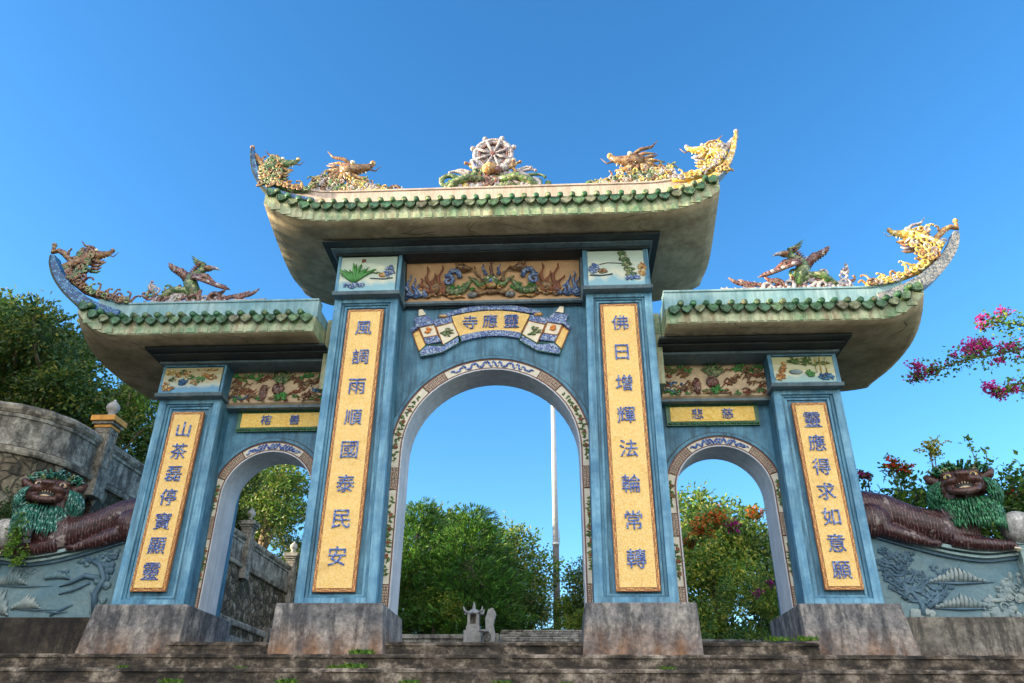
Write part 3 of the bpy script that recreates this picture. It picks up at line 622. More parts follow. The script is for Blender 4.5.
for sx in (-1, 1):
    x0, x1 = (2.9, 5.10) if sx > 0 else (-5.10, -2.9)
    sw = arch_wall(x0, x1, 5.0, sx*4.05, 0.84, 2.53, 0.57, 1.05, 1.70)
    sw.box(*((2.9, 3.075) if sx > 0 else (-3.075, -2.9)), 0.16, 1.9, 4.2, 5.62, 'fascia_green')
    swall = sw.build('arch_wall', gate)
    trim(swall, sx*4.05, 2.53, 0.84, 0.165, 0.45, 1.05, 36, 70, 2.14, 1.76, 0.92)
    # name plate above the side arch
    n = B(); a, c = sx*3.99-0.83, sx*3.99+0.83
    n.box(a, c, 0.985, 1.06, 3.74, 4.17, 'frame_green')
    for (p, q, e, f_) in ((a+0.01, c-0.01, 3.75, 3.80), (a+0.01, c-0.01, 4.11, 4.16)):
        for i in range(16):
            n.tube([(lerp(p,q,(i+0.1)/16), 0.978, (e+f_)/2), (lerp(p,q,(i+0.9)/16), 0.978, (e+f_)/2)], [0.018, 0.024], 'frame_green', 6, 0.6)
    n.box(a+0.075, c-0.075, 0.972, 1.0, 3.815, 4.095, 'gold_plate')
    for ch, off in zip(("榕善" if sx < 0 else "悲慈"), (-0.27, 0.27)):
        n.text(ch, sx*3.99+off, 0.965, 3.955, 0.20, 0.02, 'char_mosaic')
    n.build('name_plate', swall, label='yellow plate with two blue characters in a green frame')
    # floral frieze: cushion-shaped block between pillar and inner post
    fr = B(); fx0, fx1 = (2.98, 5.08) if sx > 0 else (-5.08, -2.98)
    prof = [(1.06, 4.20), (0.88, 4.19), (0.80, 4.24), (0.765, 4.36), (0.76, 4.60), (0.775, 4.78), (0.82, 4.87), (1.06, 4.88)]
    vs = [(x, y_, z) for x in (fx0, fx1) for (y_, z) in prof]; m = len(prof)
    fr.add(vs, [(i, (i+1)%m, m+(i+1)%m, m+i) for i in range(m)]+[tuple(range(m-1,-1,-1)), tuple(range(m, 2*m))], 'sand_relief')
    fr.box(fx0, fx1, 0.82, 1.05, 4.145, 4.195, 'grey_moulding'); fr.box(fx0, fx1, 0.72, 1.05, 4.885, 4.95, 'grey_moulding')
    cxm = (fx0+fx1)/2; yy = 0.755
    leafy(fr, cxm+0.02, 4.55, yy, 'mo_green', 34, 0.30, True, 0.03)
    fr.ball((cxm-0.02, yy-0.01, 4.50), (0.13, 0.05, 0.12), 'mo_maroon', 9, 6, jit=0.15); fr.ball((cxm-0.30, yy-0.01, 4.42), (0.08, 0.05, 0.16), 'mo_maroon', 8, 6, jit=0.15)
    leafy(fr, cxm+0.05, 4.36, yy, 'leaf_paint', 16, 0.14, False, 0.02)
    for s2 in (-1, 1):
        for i in range(20):
            u = random.uniform(0.22, 0.92); v = random.uniform(-0.2, 0.24)
            x = cxm+s2*u; z = 4.54+v*(1.0)
            fr.tube([(x-0.09, yy, z-0.05), (x-0.02, yy-0.02, z+0.03), (x+0.05, yy-0.01, z-0.01), (x+0.10, yy, z+0.05)], [0.008, 0.02, 0.016, 0.006], 'mo_brown' if i % 3 else 'rose_brown', 5, 0.7)
            if i % 2: leafy(fr, x, z, yy, 'mo_brown', 5, 0.08, False, 0.018)
        for u, v in ((0.42, 0.22), (0.55, 0.25), (0.72, 0.2), (0.85, 0.24)): leafy(fr, cxm+s2*u, 4.54+v*0.9, yy, 'leaf_paint', 7, 0.11, False, 0.024)
        fr.tube([(cxm+s2*(0.5+0.055*i), yy+0.01, 4.33+0.035*math.sin(i*1.3)) for i in range(9)], [0.01,0.02,0.026,0.02,0.03,0.02,0.026,0.018,0.006], 'mo_brown' if s2 > 0 else 'relief_dark', 5, 0.7)
        fr.ball((cxm+s2*0.78, yy, 4.62), (0.05, 0.03, 0.04), 'rose_brown', 8, 5); dab(fr, cxm+s2*0.75, 4.46, yy, 0.2, 0.05, 'blade_blue' if (s2*sx) < 0 else 'mo_brown', 12, 0.024)
    for i in range(26): leafy(fr, random.uniform(fx0+0.1, fx1-0.1), random.uniform(4.26, 4.34), yy+0.01, random.choice(['rose_brown','leaf_paint','mo_brown']), 4, 0.07, False, 0.018)
    fr.build('flower_frieze', swall, label='peach frieze with moulded green and brown flowers')

# dragon frieze above the main arch ----------------------------------------
fz = B()
def ysl(z): return 0.10+(6.87-z)*0.02      # face plane, slightly battered
fz.box(-1.70, 1.70, 0.14, 0.5, 5.92, 6.87, 'peach')
ringframe(fz, -1.74, 1.72, 5.86, 6.93, 0.05, 0.04, 0.5, 'grey_moulding')
ringframe(fz, -1.69, 1.67, 5.91, 6.88, 0.02, 0.09, 0.16, 'dark_line')
fz.box(-1.76, 1.74, 0.07, 0.5, 5.845, 5.87, 'grey_moulding'); fz.box(-1.76, 1.74, 0.15, 0.5, 5.82, 5.843, 'dark_line')
def flame(b, x, z, y, h, lean, mat, r=0.035, wig=0.04):
    n = 7; pts = [(x+lean*(i/n)+wig*math.sin(i*1.25)*(1-0.3*i/n), y-0.02-0.02*math.sin(math.pi*i/n), z+h*i/n) for i in range(n+1)]
    b.tube(pts, [r*(1-0.80*i/n)*(1.0+0.25*math.sin(i*2.2)) for i in range(n+1)], mat, 6, 0.7)
def swirl(b, x, z, y, r0, turns, mat, rad=0.03, dirn=1, a0=0):
    n = int(10*turns)+4
    pts = [(x+dirn*r0*(1-0.85*i/n)*math.cos(a0+2*math.pi*turns*i/n), y-0.02*math.sin(math.pi*i/n), z+r0*(1-0.85*i/n)*math.sin(a0+2*math.pi*turns*i/n)) for i in range(n+1)]
    b.tube(pts, [rad*(1-0.5*i/n) for i in range(n+1)], mat, 6, 0.7)
yy = 0.13
for s2 in (-1, 1):
    c = -0.03
    # outermost blue flame creature
    for dx, h, ln in ((1.62,0.50,-0.05),(1.47,0.42,0.02),(1.38,0.30,0.06),(1.56,0.36,0.10),(1.30,0.22,-0.06)): flame(fz, c+s2*dx, 6.06, yy, h, s2*ln, 'blue_mosaic', 0.05)
    for q in range(5): swirl(fz, c+s2*(1.28+0.09*q), 6.09+0.03*(q%2), yy-0.01, 0.075, 1.3, 'blue_mosaic' if q%2 else 'blade_blue', 0.026, s2, q)
    # brown flames
    for dx, h, ln in ((1.16,0.62,0.10),(1.02,0.64,-0.06),(1.09,0.46,0.02),(0.96,0.40,-0.14),(1.22,0.36,0.16)): flame(fz, c+s2*dx, 6.12, yy, h, s2*ln, 'rose_brown', 0.055, 0.05)
    for q in range(6): swirl(fz, c+s2*(0.86+0.09*q), 6.12+0.04*(q%2), yy-0.02, 0.08, 1.4, 'mo_orange' if q%2 else 'mo_brown', 0.03, -s2, q)
    fz.ball((c+s2*1.04, yy-0.03, 6.24), (0.13,0.06,0.12), 'mo_brown', 8, 6, jit=0.2)
    # dragon: green body, blue coil, brown-grey head turned to the centre
    fz.tube([(c+s2*0.88,yy,6.30),(c+s2*0.80,yy-0.03,6.16),(c+s2*0.66,yy-0.04,6.12),(c+s2*0.52,yy-0.04,6.20),(c+s2*0.44,yy-0.03,6.34),(c+s2*0.38,yy,6.42)], [0.05,0.075,0.085,0.075,0.05,0.02], 'mo_green', 8, 0.7)
    swirl(fz, c+s2*0.83, 6.40, yy-0.03, 0.12, 1.2, 'blue_mosaic', 0.05, s2, 1.0); fz.tube([(c+s2*0.86,yy,6.5),(c+s2*0.76,yy-0.04,6.62),(c+s2*0.64,yy-0.05,6.60),(c+s2*0.60,yy-0.05,6.45)], [0.04,0.06,0.065,0.05], 'blue_mosaic', 7, 0.7)
    fz.ball((c+s2*0.56, yy-0.06, 6.66), (0.13,0.07,0.08), 'mo_brown', 9, 6, jit=0.15); fz.ball((c+s2*0.43, yy-0.06, 6.64), (0.08,0.05,0.045), 'mo_brown', 8, 5, jit=0.1)
    for dx, h in ((0.62,0.14),(0.55,0.17),(0.48,0.12)): flame(fz, c+s2*dx, 6.68, yy-0.02, h, s2*0.08, 'mo_brown', 0.022, 0.02)
    for a in range(5): leafy(fz, c+s2*(0.40+0.12*a), 6.22+0.05*(a%2), yy-0.02, 'leaf_paint', 5, 0.10, False, 0.022)
    fz.tube([(c+s2*0.90,yy,6.08),(c+s2*0.76,yy-0.02,6.03),(c+s2*0.62,yy-0.03,6.06),(c+s2*0.50,yy,6.02)], [0.02,0.04,0.035,0.012], 'mo_orange', 6, 0.7)
    fz.ball((c+s2*0.36, yy-0.03, 6.07), (0.10,0.05,0.065), 'blade_grey', 8, 6, jit=0.12); fz.tube([(c+s2*0.44,yy,6.1),(c+s2*0.2,yy-0.02,6.04)], [0.04,0.01], 'mo_brown', 6, 0.7)
    # centre face: side flames
    flame(fz, c+s2*0.16, 6.35, yy, 0.38, s2*0.20, 'mo_brown', 0.045, 0.03); flame(fz, c+s2*0.12, 6.52, yy, 0.25, s2*0.05, 'blue_mosaic', 0.04, 0.02)
    fz.tube([(c+s2*0.10,yy-0.03,6.30),(c+s2*0.24,yy-0.04,6.28),(c+s2*0.32,yy-0.03,6.40),(c+s2*0.44,yy,6.50)], [0.06,0.06,0.045,0.015], 'mo_green', 7, 0.7)
    fz.tube([(c+s2*0.10,yy-0.03,6.14),(c+s2*0.24,yy-0.04,6.10),(c+s2*0.34,yy,6.20)], [0.05,0.05,0.015], 'mo_brown', 7, 0.7)
    fz.ball((c+s2*0.06, yy-0.10, 6.40), 0.028, 'cream_light', 7, 5)
    swirl(fz, c+s2*0.16, 6.22, yy-0.04, 0.06, 1.2, 'mo_orange', 0.025, s2, 0)
fz.ball((-0.03, yy-0.05, 6.34), (0.16,0.08,0.15), 'mo_green', 10, 8, jit=0.12); fz.ball((-0.03, yy-0.09, 6.24), (0.11,0.06,0.07), 'mo_orange', 9, 6, jit=0.12); fz.ball((-0.03, yy-0.11, 6.33), (0.04,0.04,0.05), 'blue_mosaic', 7, 5)
fz.ball((-0.03, yy-0.05, 6.12), (0.12,0.05,0.05), 'mo_brown', 9, 6, jit=0.12)
flame(fz, -0.03, 6.45, yy, 0.40, 0.0, 'mo_maroon', 0.05, 0.012)
for i_, v_ in enumerate(fz.v):       # the frieze leans back toward the wall at its foot
    if v_.y < 0.44: t_ = max(0, min(1.1, (6.87-v_.z)/1.05)); fz.v[i_] = Vector((v_.x, v_.y+0.25*t_, v_.z+0.155*t_))
    else: fz.v[i_] = Vector((v_.x, v_.y+0.02, max(v_.z, 6.05)))
fz.build('dragon_frieze', cwall, label='peach frieze with moulded blue, green and brown dragons and flames')

# scroll with the temple's name --------------------------------------------
sc_ = B(); SX = lambda px: (px-517)/5.389*0.0175
def SP(pts): return [((px-517)*0.003245-0.04, 6.155-pz*0.00338+(px-517)*0.0) for px, pz in pts]
def arcpts(a, b, c, n=14):   # quadratic through the three points
    out = []
    for i in range(n+1):
        t = i/n; L0 = (t-0.5)*(t-1)*2; L1 = t*(1-t)*4; L2 = t*(t-0.5)*2
        out.append((a[0]*L0+b[0]*L1+c[0]*L2, a[1]*L0+b[1]*L1+c[1]*L2))
    return out
def sband(lo, hi, y0, y1, mat): sc_.band(SP(lo), SP(hi), y0, y1, mat)
sband(arcpts((333,236),(517,205),(692,222)), arcpts((288,110),(517,78),(745,108)), 0.40, 0.46, 'gold_mosaic')
sband(arcpts((230,124),(517,74),(812,118)), arcpts((228,100),(517,40),(805,92)), 0.375, 0.46, 'blue_mosaic')
sband(arcpts((338,278),(517,240),(700,262)), arcpts((333,240),(517,206),(692,224)), 0.385, 0.46, 'blue_mosaic')
for mir in (0, 1):
    mp = lambda pts: [(1034-x, z) for x, z in pts] if mir else pts
    def poly(pts, y0, y1, mat, edge=None):
        P_ = SP(mp(pts)); sc_.prism(P_, y0, y1, mat)
        if edge:
            for i in range(len(P_)):
                a, b_ = P_[i], P_[(i+1)%len(P_)]; sc_.tube([(a[0],y0-0.004,a[1]),(b_[0],y0-0.004,b_[1])], 0.011, edge, 5, 0.7)
    poly([(200,175),(296,148),(336,232),(248,292)], 0.395, 0.46, 'cream_light', 'brown_trim')
    poly([(180,135),(285,112),(293,148),(196,172)], 0.38, 0.46, 'blue_mosaic')
    poly([(102,178),(188,160),(213,228),(130,242)], 0.40, 0.46, 'cream_light', 'brown_trim')
    poly([(66,215),(100,192),(148,292),(112,332)], 0.40, 0.46, 'gold_mosaic', 'brown_trim')
    poly([(66,116),(150,104),(182,138),(186,160),(92,178),(62,210),(55,185),(82,165)], 0.37, 0.46, 'blue_mosaic')
    poly([(132,246),(214,232),(234,268),(150,284)], 0.39, 0.46, 'blue_mosaic')
    poly([(112,332),(150,290),(244,296),(338,236),(352,272),(250,338),(122,364)], 0.385, 0.46, 'blue_mosaic', 'frame_green')
    poly([(92,66),(114,64),(138,98),(94,106)], 0.37, 0.46, 'cream_light')
    qx, qz = SP(mp([(268,216)]))[0]; leafy(sc_, qx, qz, 0.39, 'mo_green', 14, 0.13, False, 0.024)
    qx, qz = SP(mp([(157,198)]))[0]; leafy(sc_, qx, qz, 0.39, 'flower_orange', 12, 0.08, False, 0.026)
    qx, qz = SP(mp([(238,112)]))[0]; sc_.ball((qx, 0.37, qz), (0.09, 0.03, 0.04), 'mo_orange', 8, 5)
for ch, px, pz in zip("寺應靈", (398, 514, 638), (152, 146, 150)):
    x, z = SP([(px, pz)])[0]; sc_.text(ch, x, 0.392, z, 0.285, 0.02, 'char_mosaic')
sc_.build('name_scroll', cwall, label='unrolled scroll in yellow and blue mosaic with three blue characters')
# roofs --------------------------------------------------------------------
def main_lift(x, y):
    u = max(0, abs(x)-2.7)/1.47; m = 0.45+0.55*math.exp(-max(0, y+1.1)/0.7)+0.25*sstep(1.0, 2.0, y)
    return 0.46*min(u, 1.12)**2.6*m
def main_w(y): return 4.17+0.13*sstep(-1.1, 1.2, y)
def side_lift(x, y):
    u = max(0, abs(x)-6.55)/0.95; m = 0.12+0.88*math.exp(-max(0, y+0.52)/0.40)+0.06*sstep(1.6, 2.5, y)
    return 0.49*min(u, 1.3)**2.3*m
def side_w(y): return 7.5+0.16*math.sin(math.pi*min(1, (y+0.52)/2.6)*0.9)-0.05*sstep(1.7, 2.5, y)
def canopy(xa, wfun, lift, zb, y0, y1, th, sides=(-1, 1), mirror=1):
    """roof slab: x from xa to +-w(y); underside, top and four edge faces"""
    b = B(); nx, ny = 48, 12
    def X(i, y):
        if xa is None: return -wfun(y)+2*wfun(y)*i/nx
        return mirror*(xa+(wfun(y)-xa)*i/nx)
    lo = [[None]*(nx+1) for _ in range(ny+1)]; V = []
    for j in range(ny+1):
        y = y0+(y1-y0)*(j/ny)
        for i in range(nx+1):
            x = X(i, y); V.append((x, y, zb+lift(x, y)))
    for j in range(ny+1):
        y = y0+(y1-y0)*(j/ny)
        for i in range(nx+1):
            x = X(i, y); V.append((x, y, zb+lift(x, y)+th+0.10*math.sin(math.pi*j/ny)))
    N = (nx+1)*(ny+1); q = lambda i, j: j*(nx+1)+i
    fl = (lambda f: f) if mirror > 0 else (lambda f: f[::-1])
    b.add(V, [fl((q(i,j), q(i,j+1), q(i+1,j+1), q(i+1,j))) for j in range(ny) for i in range(nx)], 'soffit_plaster', True)
    k = len(b.v)
    b.f += [list(fl([N+q(i,j), N+q(i+1,j), N+q(i+1,j+1), N+q(i,j+1)])) for j in range(ny) for i in range(nx)]; b.m += ['tile_green']*(nx*ny); b.sm += [False]*(nx*ny)
    def edge(lst, mat):
        for a, c in zip(lst, lst[1:]): b.f.append([a, c, N+c, N+a] if mirror > 0 else [N+a, N+c, c, a]); b.m.append(mat); b.sm.append(False)
    edge([q(i,0) for i in range(nx+1)], 'fascia_green'); edge([q(nx,j) for j in range(ny+1)], 'edge_moss' )
    edge([q(i,ny) for i in range(nx,-1,-1)], 'fascia_green'); edge([q(0,j) for j in range(ny,-1,-1)], 'fascia_green' if xa is not None else 'edge_moss')
    return b
def tile_course(b, x0, x1, lift, zt, y, yd, pitch, mat='tile_green', jit=1):
    """eave tiles seen from below: a row of shield-shaped drips, and round caps between and above them"""
    n = int(round((x1-x0)/pitch)); p = (x1-x0)/n
    sh = [(-0.46,0.0),(-0.44,-0.035),(-0.30,-0.085),(0,-0.125),(0.30,-0.085),(0.44,-0.035),(0.46,0.0),(0.25,0.03),(-0.25,0.03)]
    for i in range(n):
        xc = x0+(i+0.5)*p; z = zt+lift(xc, y*1.0)
        sl = (lift(xc+0.05, y)-lift(xc-0.05, y))/0.1; c_, s_ = math.cos(math.atan(sl)), math.sin(math.atan(sl)); jz = random.uniform(-0.012, 0.012); js = random.uniform(0.90, 1.06); tl = random.uniform(-0.09, 0.09)
        P_ = [(xc+(a*p)*c_*js-d*1.15*s_+d*tl, z+(a*p)*(s_+tl)+d*1.08*c_*js+jz) for a, d in sh]
        b.prism(P_, y-yd*0.045, y+yd*0.02, mat) if yd > 0 else b.prism(P_, y-0.02, y+0.045, mat)
        b.tube([(a_, y-yd*0.05, c2) for a_, c2 in P_[1:6]], 0.012, 'edge_moss', 4)
        # concave pan of tile behind the drip, rising to the ridge band
        for (xo, off) in ((0.5, 0.050),):
            xx = xc+xo*p
            if xx < x1-0.02:
                zz = zt+off+lift(xx, y)
                b.tube([(xx, y-yd*0.075, zz), (xx, y+yd*0.02, zz+0.01), (xx, y+yd*0.12, zz+0.04)], [0.054,0.058,0.058], mat, 9)
                b.tube([(xx, y-yd*0.085, zz), (xx, y-yd*0.07, zz)], [0.036, 0.048], 'mo_green' if random.random() < 0.25 else mat, 9)
def roof(name, xa, mirror, wfun, lift, zb, y0, y1, th, band_mat, pitch, blade_mat, cor, label):
    c = canopy(xa, wfun, lift, zb, y0, y1, th, mirror=mirror)
    for k_ in range(9 if xa is None else 5):        # hairline cracks in the plaster
        x_ = random.uniform(-3.9, 3.9) if xa is None else mirror*random.uniform(3.4, 7.2); y_ = random.uniform(y0+0.05, y0+0.7); a_ = random.uniform(0, 6.28); pp = []
        for q_ in range(9):
            pp.append((x_, y_, zb+lift(x_, y_)-0.0005)); a_ += random.uniform(-0.7, 0.7); x_ += 0.10*math.cos(a_); y_ = max(y0+0.02, min(y1-0.1, y_+0.06*math.sin(a_)))
        c.tube(pp, [0.002]+[0.005]*7+[0.001], 'edge_moss', 4)
    r = c.build('roof', gate, label=label)
    t = B(); wf = wfun(y0)-0.03
    if xa is None: spans = [(-wf, wf)]
    else: spans = [(xa+0.04, wf)] if mirror > 0 else [(-wf, -xa-0.04)]
    for a, b_ in spans:
        tile_course(t, a, b_, lift, zb+th+0.01, y0-0.02, 1, pitch)
        t2 = B(); tile_course(t2, a, b_, lambda x, y: lift(x, y1), zb+th+0.01, y1+0.02, -1, pitch); t2.build('eave_tiles', r, label='tile course along the rear eave')
        # pale round tile ends painted on the fascia: low domes
        n = int(round((b_-a)/pitch)); p = (b_-a)/n
        for i in range(1, n):
            xc = a+i*p; z = zb+lift(xc, y0)
            if abs(xc) > wf-0.12: continue
            pts = [(xc+0.40*p*math.cos(q), z+0.04+ (th-0.17)*max(0.0, math.sin(q))) for q in [math.pi*k/8 for k in range(9)]]
            t.prism([(xc+0.40*p, z+0.015)]+pts+[(xc-0.40*p, z+0.015)], y0-0.014, y0+0.01, 'fascia_green')
    t.build('eave_tiles', r)
    # ridge band along front and back, then the upswept blades at the corners
    bb = B(); yf = y0+0.06
    ends = [(-wf+0.25, wf-0.25)] if xa is None else ([(xa+0.0, wf-0.25)] if mirror > 0 else [(-wf+0.25, -xa)])
    for (ya, yb_) in ((yf, yf+0.22), (y1-0.28, y1-0.06)):
        for a, b_ in ends:
            n = 44; i0 = []; i1 = []
            for i in range(n+1):
                x = a+(b_-a)*i/n; l = lift(x, y0)*1.02
                i0.append((x, zb+th+l+0.03)); i1.append((x, zb+th+l+0.40))
            bb.band(i0, i1, ya, yb_, band_mat)
            j0 = [(x, z-0.03) for x, z in i1]; j1 = [(x, z+0.012) for x, z in i1]
            bb.band(j0, j1, ya-0.02, yb_+0.02, band_mat)
    bb.box((-1 if xa is None else (xa if mirror > 0 else -wf+1.2))*1.0 if xa is not None else -3.0, 3.0 if xa is None else (wf-1.2 if mirror > 0 else -xa), yf+0.22, y1-0.42, zb+th+0.05, zb+th+0.28, band_mat)
    bb.build('ridge_band', r, 0.01)
    return r
def blade(r, pts_out, wid, y, th, mat, label=None):
    """the swept-up end of the ridge: an outline given by its outer edge and widths"""
    n = len(pts_out); b = B(); inn = []; out = []
    # smooth
    P_ = []
    for i in range((n-1)*6+1):
        t = i/6; k = min(int(t), n-2); u = t-k
        p0, p1, p2, p3 = [Vector((*pts_out[max(0, min(n-1, k+d))], wid[max(0, min(n-1, k+d))])) for d in (-1,0,1,2)]
        P_.append(0.5*((2*p1)+(-p0+p2)*u+(2*p0-5*p1+4*p2-p3)*u*u+(-p0+3*p1-3*p2+p3)*u*u*u))
    sg = 1 if P_[-1].x > P_[0].x else -1
    for i, p in enumerate(P_):
        d = (P_[min(i+1, len(P_)-1)]-P_[max(i-1, 0)]); L = math.hypot(d.x, d.y); nx_, nz_ = -d.y/L*sg, d.x/L*sg
        out.append((p.x, p.y)); inn.append((p.x+nx_*p.z, p.y+nz_*p.z))
    if sg > 0: b.band(out, inn, y-th/2, y+th/2, mat)
    else: b.band(inn, out, y-th/2, y+th/2, mat)
    o2 = [(x-(i[0]-x)*0.05, z-(i[1]-z)*0.05) for (x, z), i in zip(out, inn)]
    (b.band(o2, [(lerp(o[0], i[0], 0.12), lerp(o[1], i[1], 0.12)) for o, i in zip(out, inn)], y-th/2-0.015, y+th/2+0.015, 'edge_moss' if mat == 'blade_blue' else 'blade_grey'))
    return b.build('swept_blade', r, label=label)
# ---- ornament pieces ----
def curlpath(x, z, y, pts, s=1, mx=1):
    return [(x+mx*px*s, y+(p[2] if len(p := (px, pz)) > 2 else 0), z+pz*s) for px, pz in pts]
def scrolltube(b, x, z, y, L, ang, curl, rad, mat, n=10, flat=0.8):
    """a tendril: leaves at angle ang (from +x), bends by curl over its length and ends in a tight hook"""
    a = ang; p = Vector((x, y, z)); pts = [p.copy()]; rr = [rad]
    for i in range(n):
        t = i/n; a += curl*(0.25+2.4*t*t*t)/n*2; st = L/n*(1-0.45*t)
        p = p+Vector((math.cos(a)*st, random.uniform(-0.01, 0.01), math.sin(a)*st)); pts.append(p.copy()); rr.append(rad*(1-0.62*t))
    b.tube(pts, rr, mat, 6, flat); b.ball(pts[-1], rr[-1]*1.7, mat, 7, 5)
def cloudbase(b, x0, x1, z, y, mats, h=0.14, n=14):
    for i in range(n):
        x = lerp(x0, x1, (i+0.5)/n); m = random.choice(mats)
        swirl(b, x, z+h*random.uniform(0.2, 0.8), y+random.uniform(-0.05, 0.05), h*random.uniform(0.45, 0.8), 1.2, m, h*0.22, random.choice((-1,1)), random.uniform(0, 6))
        b.ball((x, y, z+h*0.25), (abs(x1-x0)/n*0.8, 0.09, h*0.45), random.choice(mats), 8, 5, jit=0.15)
def phoenix(r, cx, z, y, mx, S=1.0):
    """bird facing the gate end (mx = +1 looks to +x), wings spread, long tail trailing on the ridge"""
    b = B(); T = lambda px, pz, py=0: (cx+mx*px*S, y+py, z+pz*S)
    cloudbase(b, cx-0.60*S, cx+0.62*S, z-0.01, y, ['mo_white', 'mo_white', 'mo_maroon'], 0.20, 16)
    # dragon-like cloud mass at the breast
    for i in range(22): swirl(b, cx-mx*random.uniform(-0.15, 0.68)*S, z+random.uniform(0.06, 0.36)*S, y, 0.09*S, 1.3, random.choice(['mo_white','mo_maroon','mo_green','mo_white']), 0.03, mx, random.uniform(0,6))
    for px, pz, ang in ((-0.66,0.32,2.6),(-0.70,0.18,3.0),(-0.64,0.40,2.8),(-0.62,0.06,3.4)): scrolltube(b, cx+mx*px*S, z+pz*S, y, 0.20*S, ang if mx > 0 else math.pi-ang, -1.6*mx, 0.035*S, 'mo_white' if pz != 0.18 else 'mo_maroon')
    b.tube([T(-0.5,0.12), T(-0.3,0.30,-0.03), T(-0.1,0.32), T(0.02,0.18)], [0.06,0.08,0.07,0.04], 'mo_green', 7)
    # body, neck, head
    b.tube([T(0.10,0.12), T(0.06,0.30), T(-0.03,0.44), T(-0.02,0.56), T(0.06,0.66), T(0.15,0.72)], [0.06*S,0.10*S,0.12*S,0.09*S,0.06*S,0.06*S], 'mo_green', 9)
    b.ball(T(0.20,0.74), (0.10*S,0.06*S,0.06*S), 'mo_brown', 9, 6); b.tube([T(0.26,0.75), T(0.34,0.74), T(0.42,0.70)], [0.045*S,0.03*S,0.008], 'mo_white', 6)
    for dz, L in ((0.02,0.20),(0.06,0.24),(-0.02,0.14)): b.tube([T(0.14,0.76+dz), T(0.02,0.82+dz), T(-0.02-L*0.5,0.86+dz+L*0.4)], [0.035*S,0.028*S,0.006], 'mo_green' if dz else 'mo_brown', 5)
    for i in range(7): b.tube([T(-0.04+0.02*i,0.56+0.04*i,-0.05), T(-0.12+0.02*i,0.60+0.04*i,-0.06)], [0.03*S,0.004], 'mo_maroon', 5)
    # near wing: swept toward the head, far wing raised behind
    for wing, (root, tip, n, L, spread, yo) in enumerate((((0.02,0.52),(0.52,0.30),9,0.40,-1,-0.10), ((-0.14,0.56),(-0.50,0.84),8,0.34,1,0.10))):
        b.tube([T(root[0],root[1],yo), T((root[0]+tip[0])/2,(root[1]+tip[1])/2+0.09,yo*1.3), T(tip[0],tip[1],yo*1.4)], [0.08*S,0.06*S,0.015], 'mo_maroon', 7, 0.6)
        for i in range(n):
            t = (i+0.5)/n; bx, bz = lerp(root[0],tip[0],t), lerp(root[1],tip[1],t)
            if wing == 0: dx, dz = 0.20*(1-t)*0.2+0.14, -0.06-0.05*(1-t)
            else: dx, dz = 0.04-0.02*t, -0.0+0.0
            if wing == 0: ex, ez = bx+0.20+0.06*t, bz-0.12+0.02*t
            else: ex, ez = bx-0.02-0.10*t+0.0, bz+0.20*(1.05-t*0.3)
            b.tube([T(bx,bz,yo*1.3), T((bx+ex)/2,(bz+ez)/2+0.01,yo*1.45), T(ex,ez,yo*1.5)], [0.036*S,0.046*S,0.004], 'mo_maroon' if i % 3 else 'mo_white', 5, 0.5)
            b.tube([T(bx,bz-0.02,yo*1.5), T(lerp(bx,ex,0.6),lerp(bz,ez,0.6)-0.01,yo*1.6)], [0.03*S,0.01], 'mo_maroon', 5, 0.5)
    for px in (0.05, 0.16): b.tube([T(px,0.30), T(px+0.02,0.14), T(px+0.06,0.02)], [0.045*S,0.025*S,0.03*S], 'mo_maroon', 6)
    # tail plumes trailing behind
    for (px, pz, L, an) in ((0.45,0.05,0.62,0.42),(0.72,0.03,0.55,0.62),(0.30,0.10,0.40,0.70),(0.52,0.02,0.80,0.14)):
        pts = [T(px+L*t*math.cos(an), pz+L*t*math.sin(an)*(0.8 if t < .5 else 0.9)+0.03*math.sin(t*6)) for t in [k/6 for k in range(7)]]
        b.tube(pts, [0.03,0.045,0.05,0.045,0.05,0.04,0.012], 'mo_maroon' if an > 0.2 else 'mo_white', 6, 0.6)
        for k in range(1, 6): b.tube([pts[k], (pts[k][0]+mx*0.05, pts[k][1], pts[k][2]+0.07)], [0.02,0.004], 'mo_white', 4)
    b.build('phoenix_ornament', r, label='mosaic phoenix with maroon wings raised on a pale cloud base')
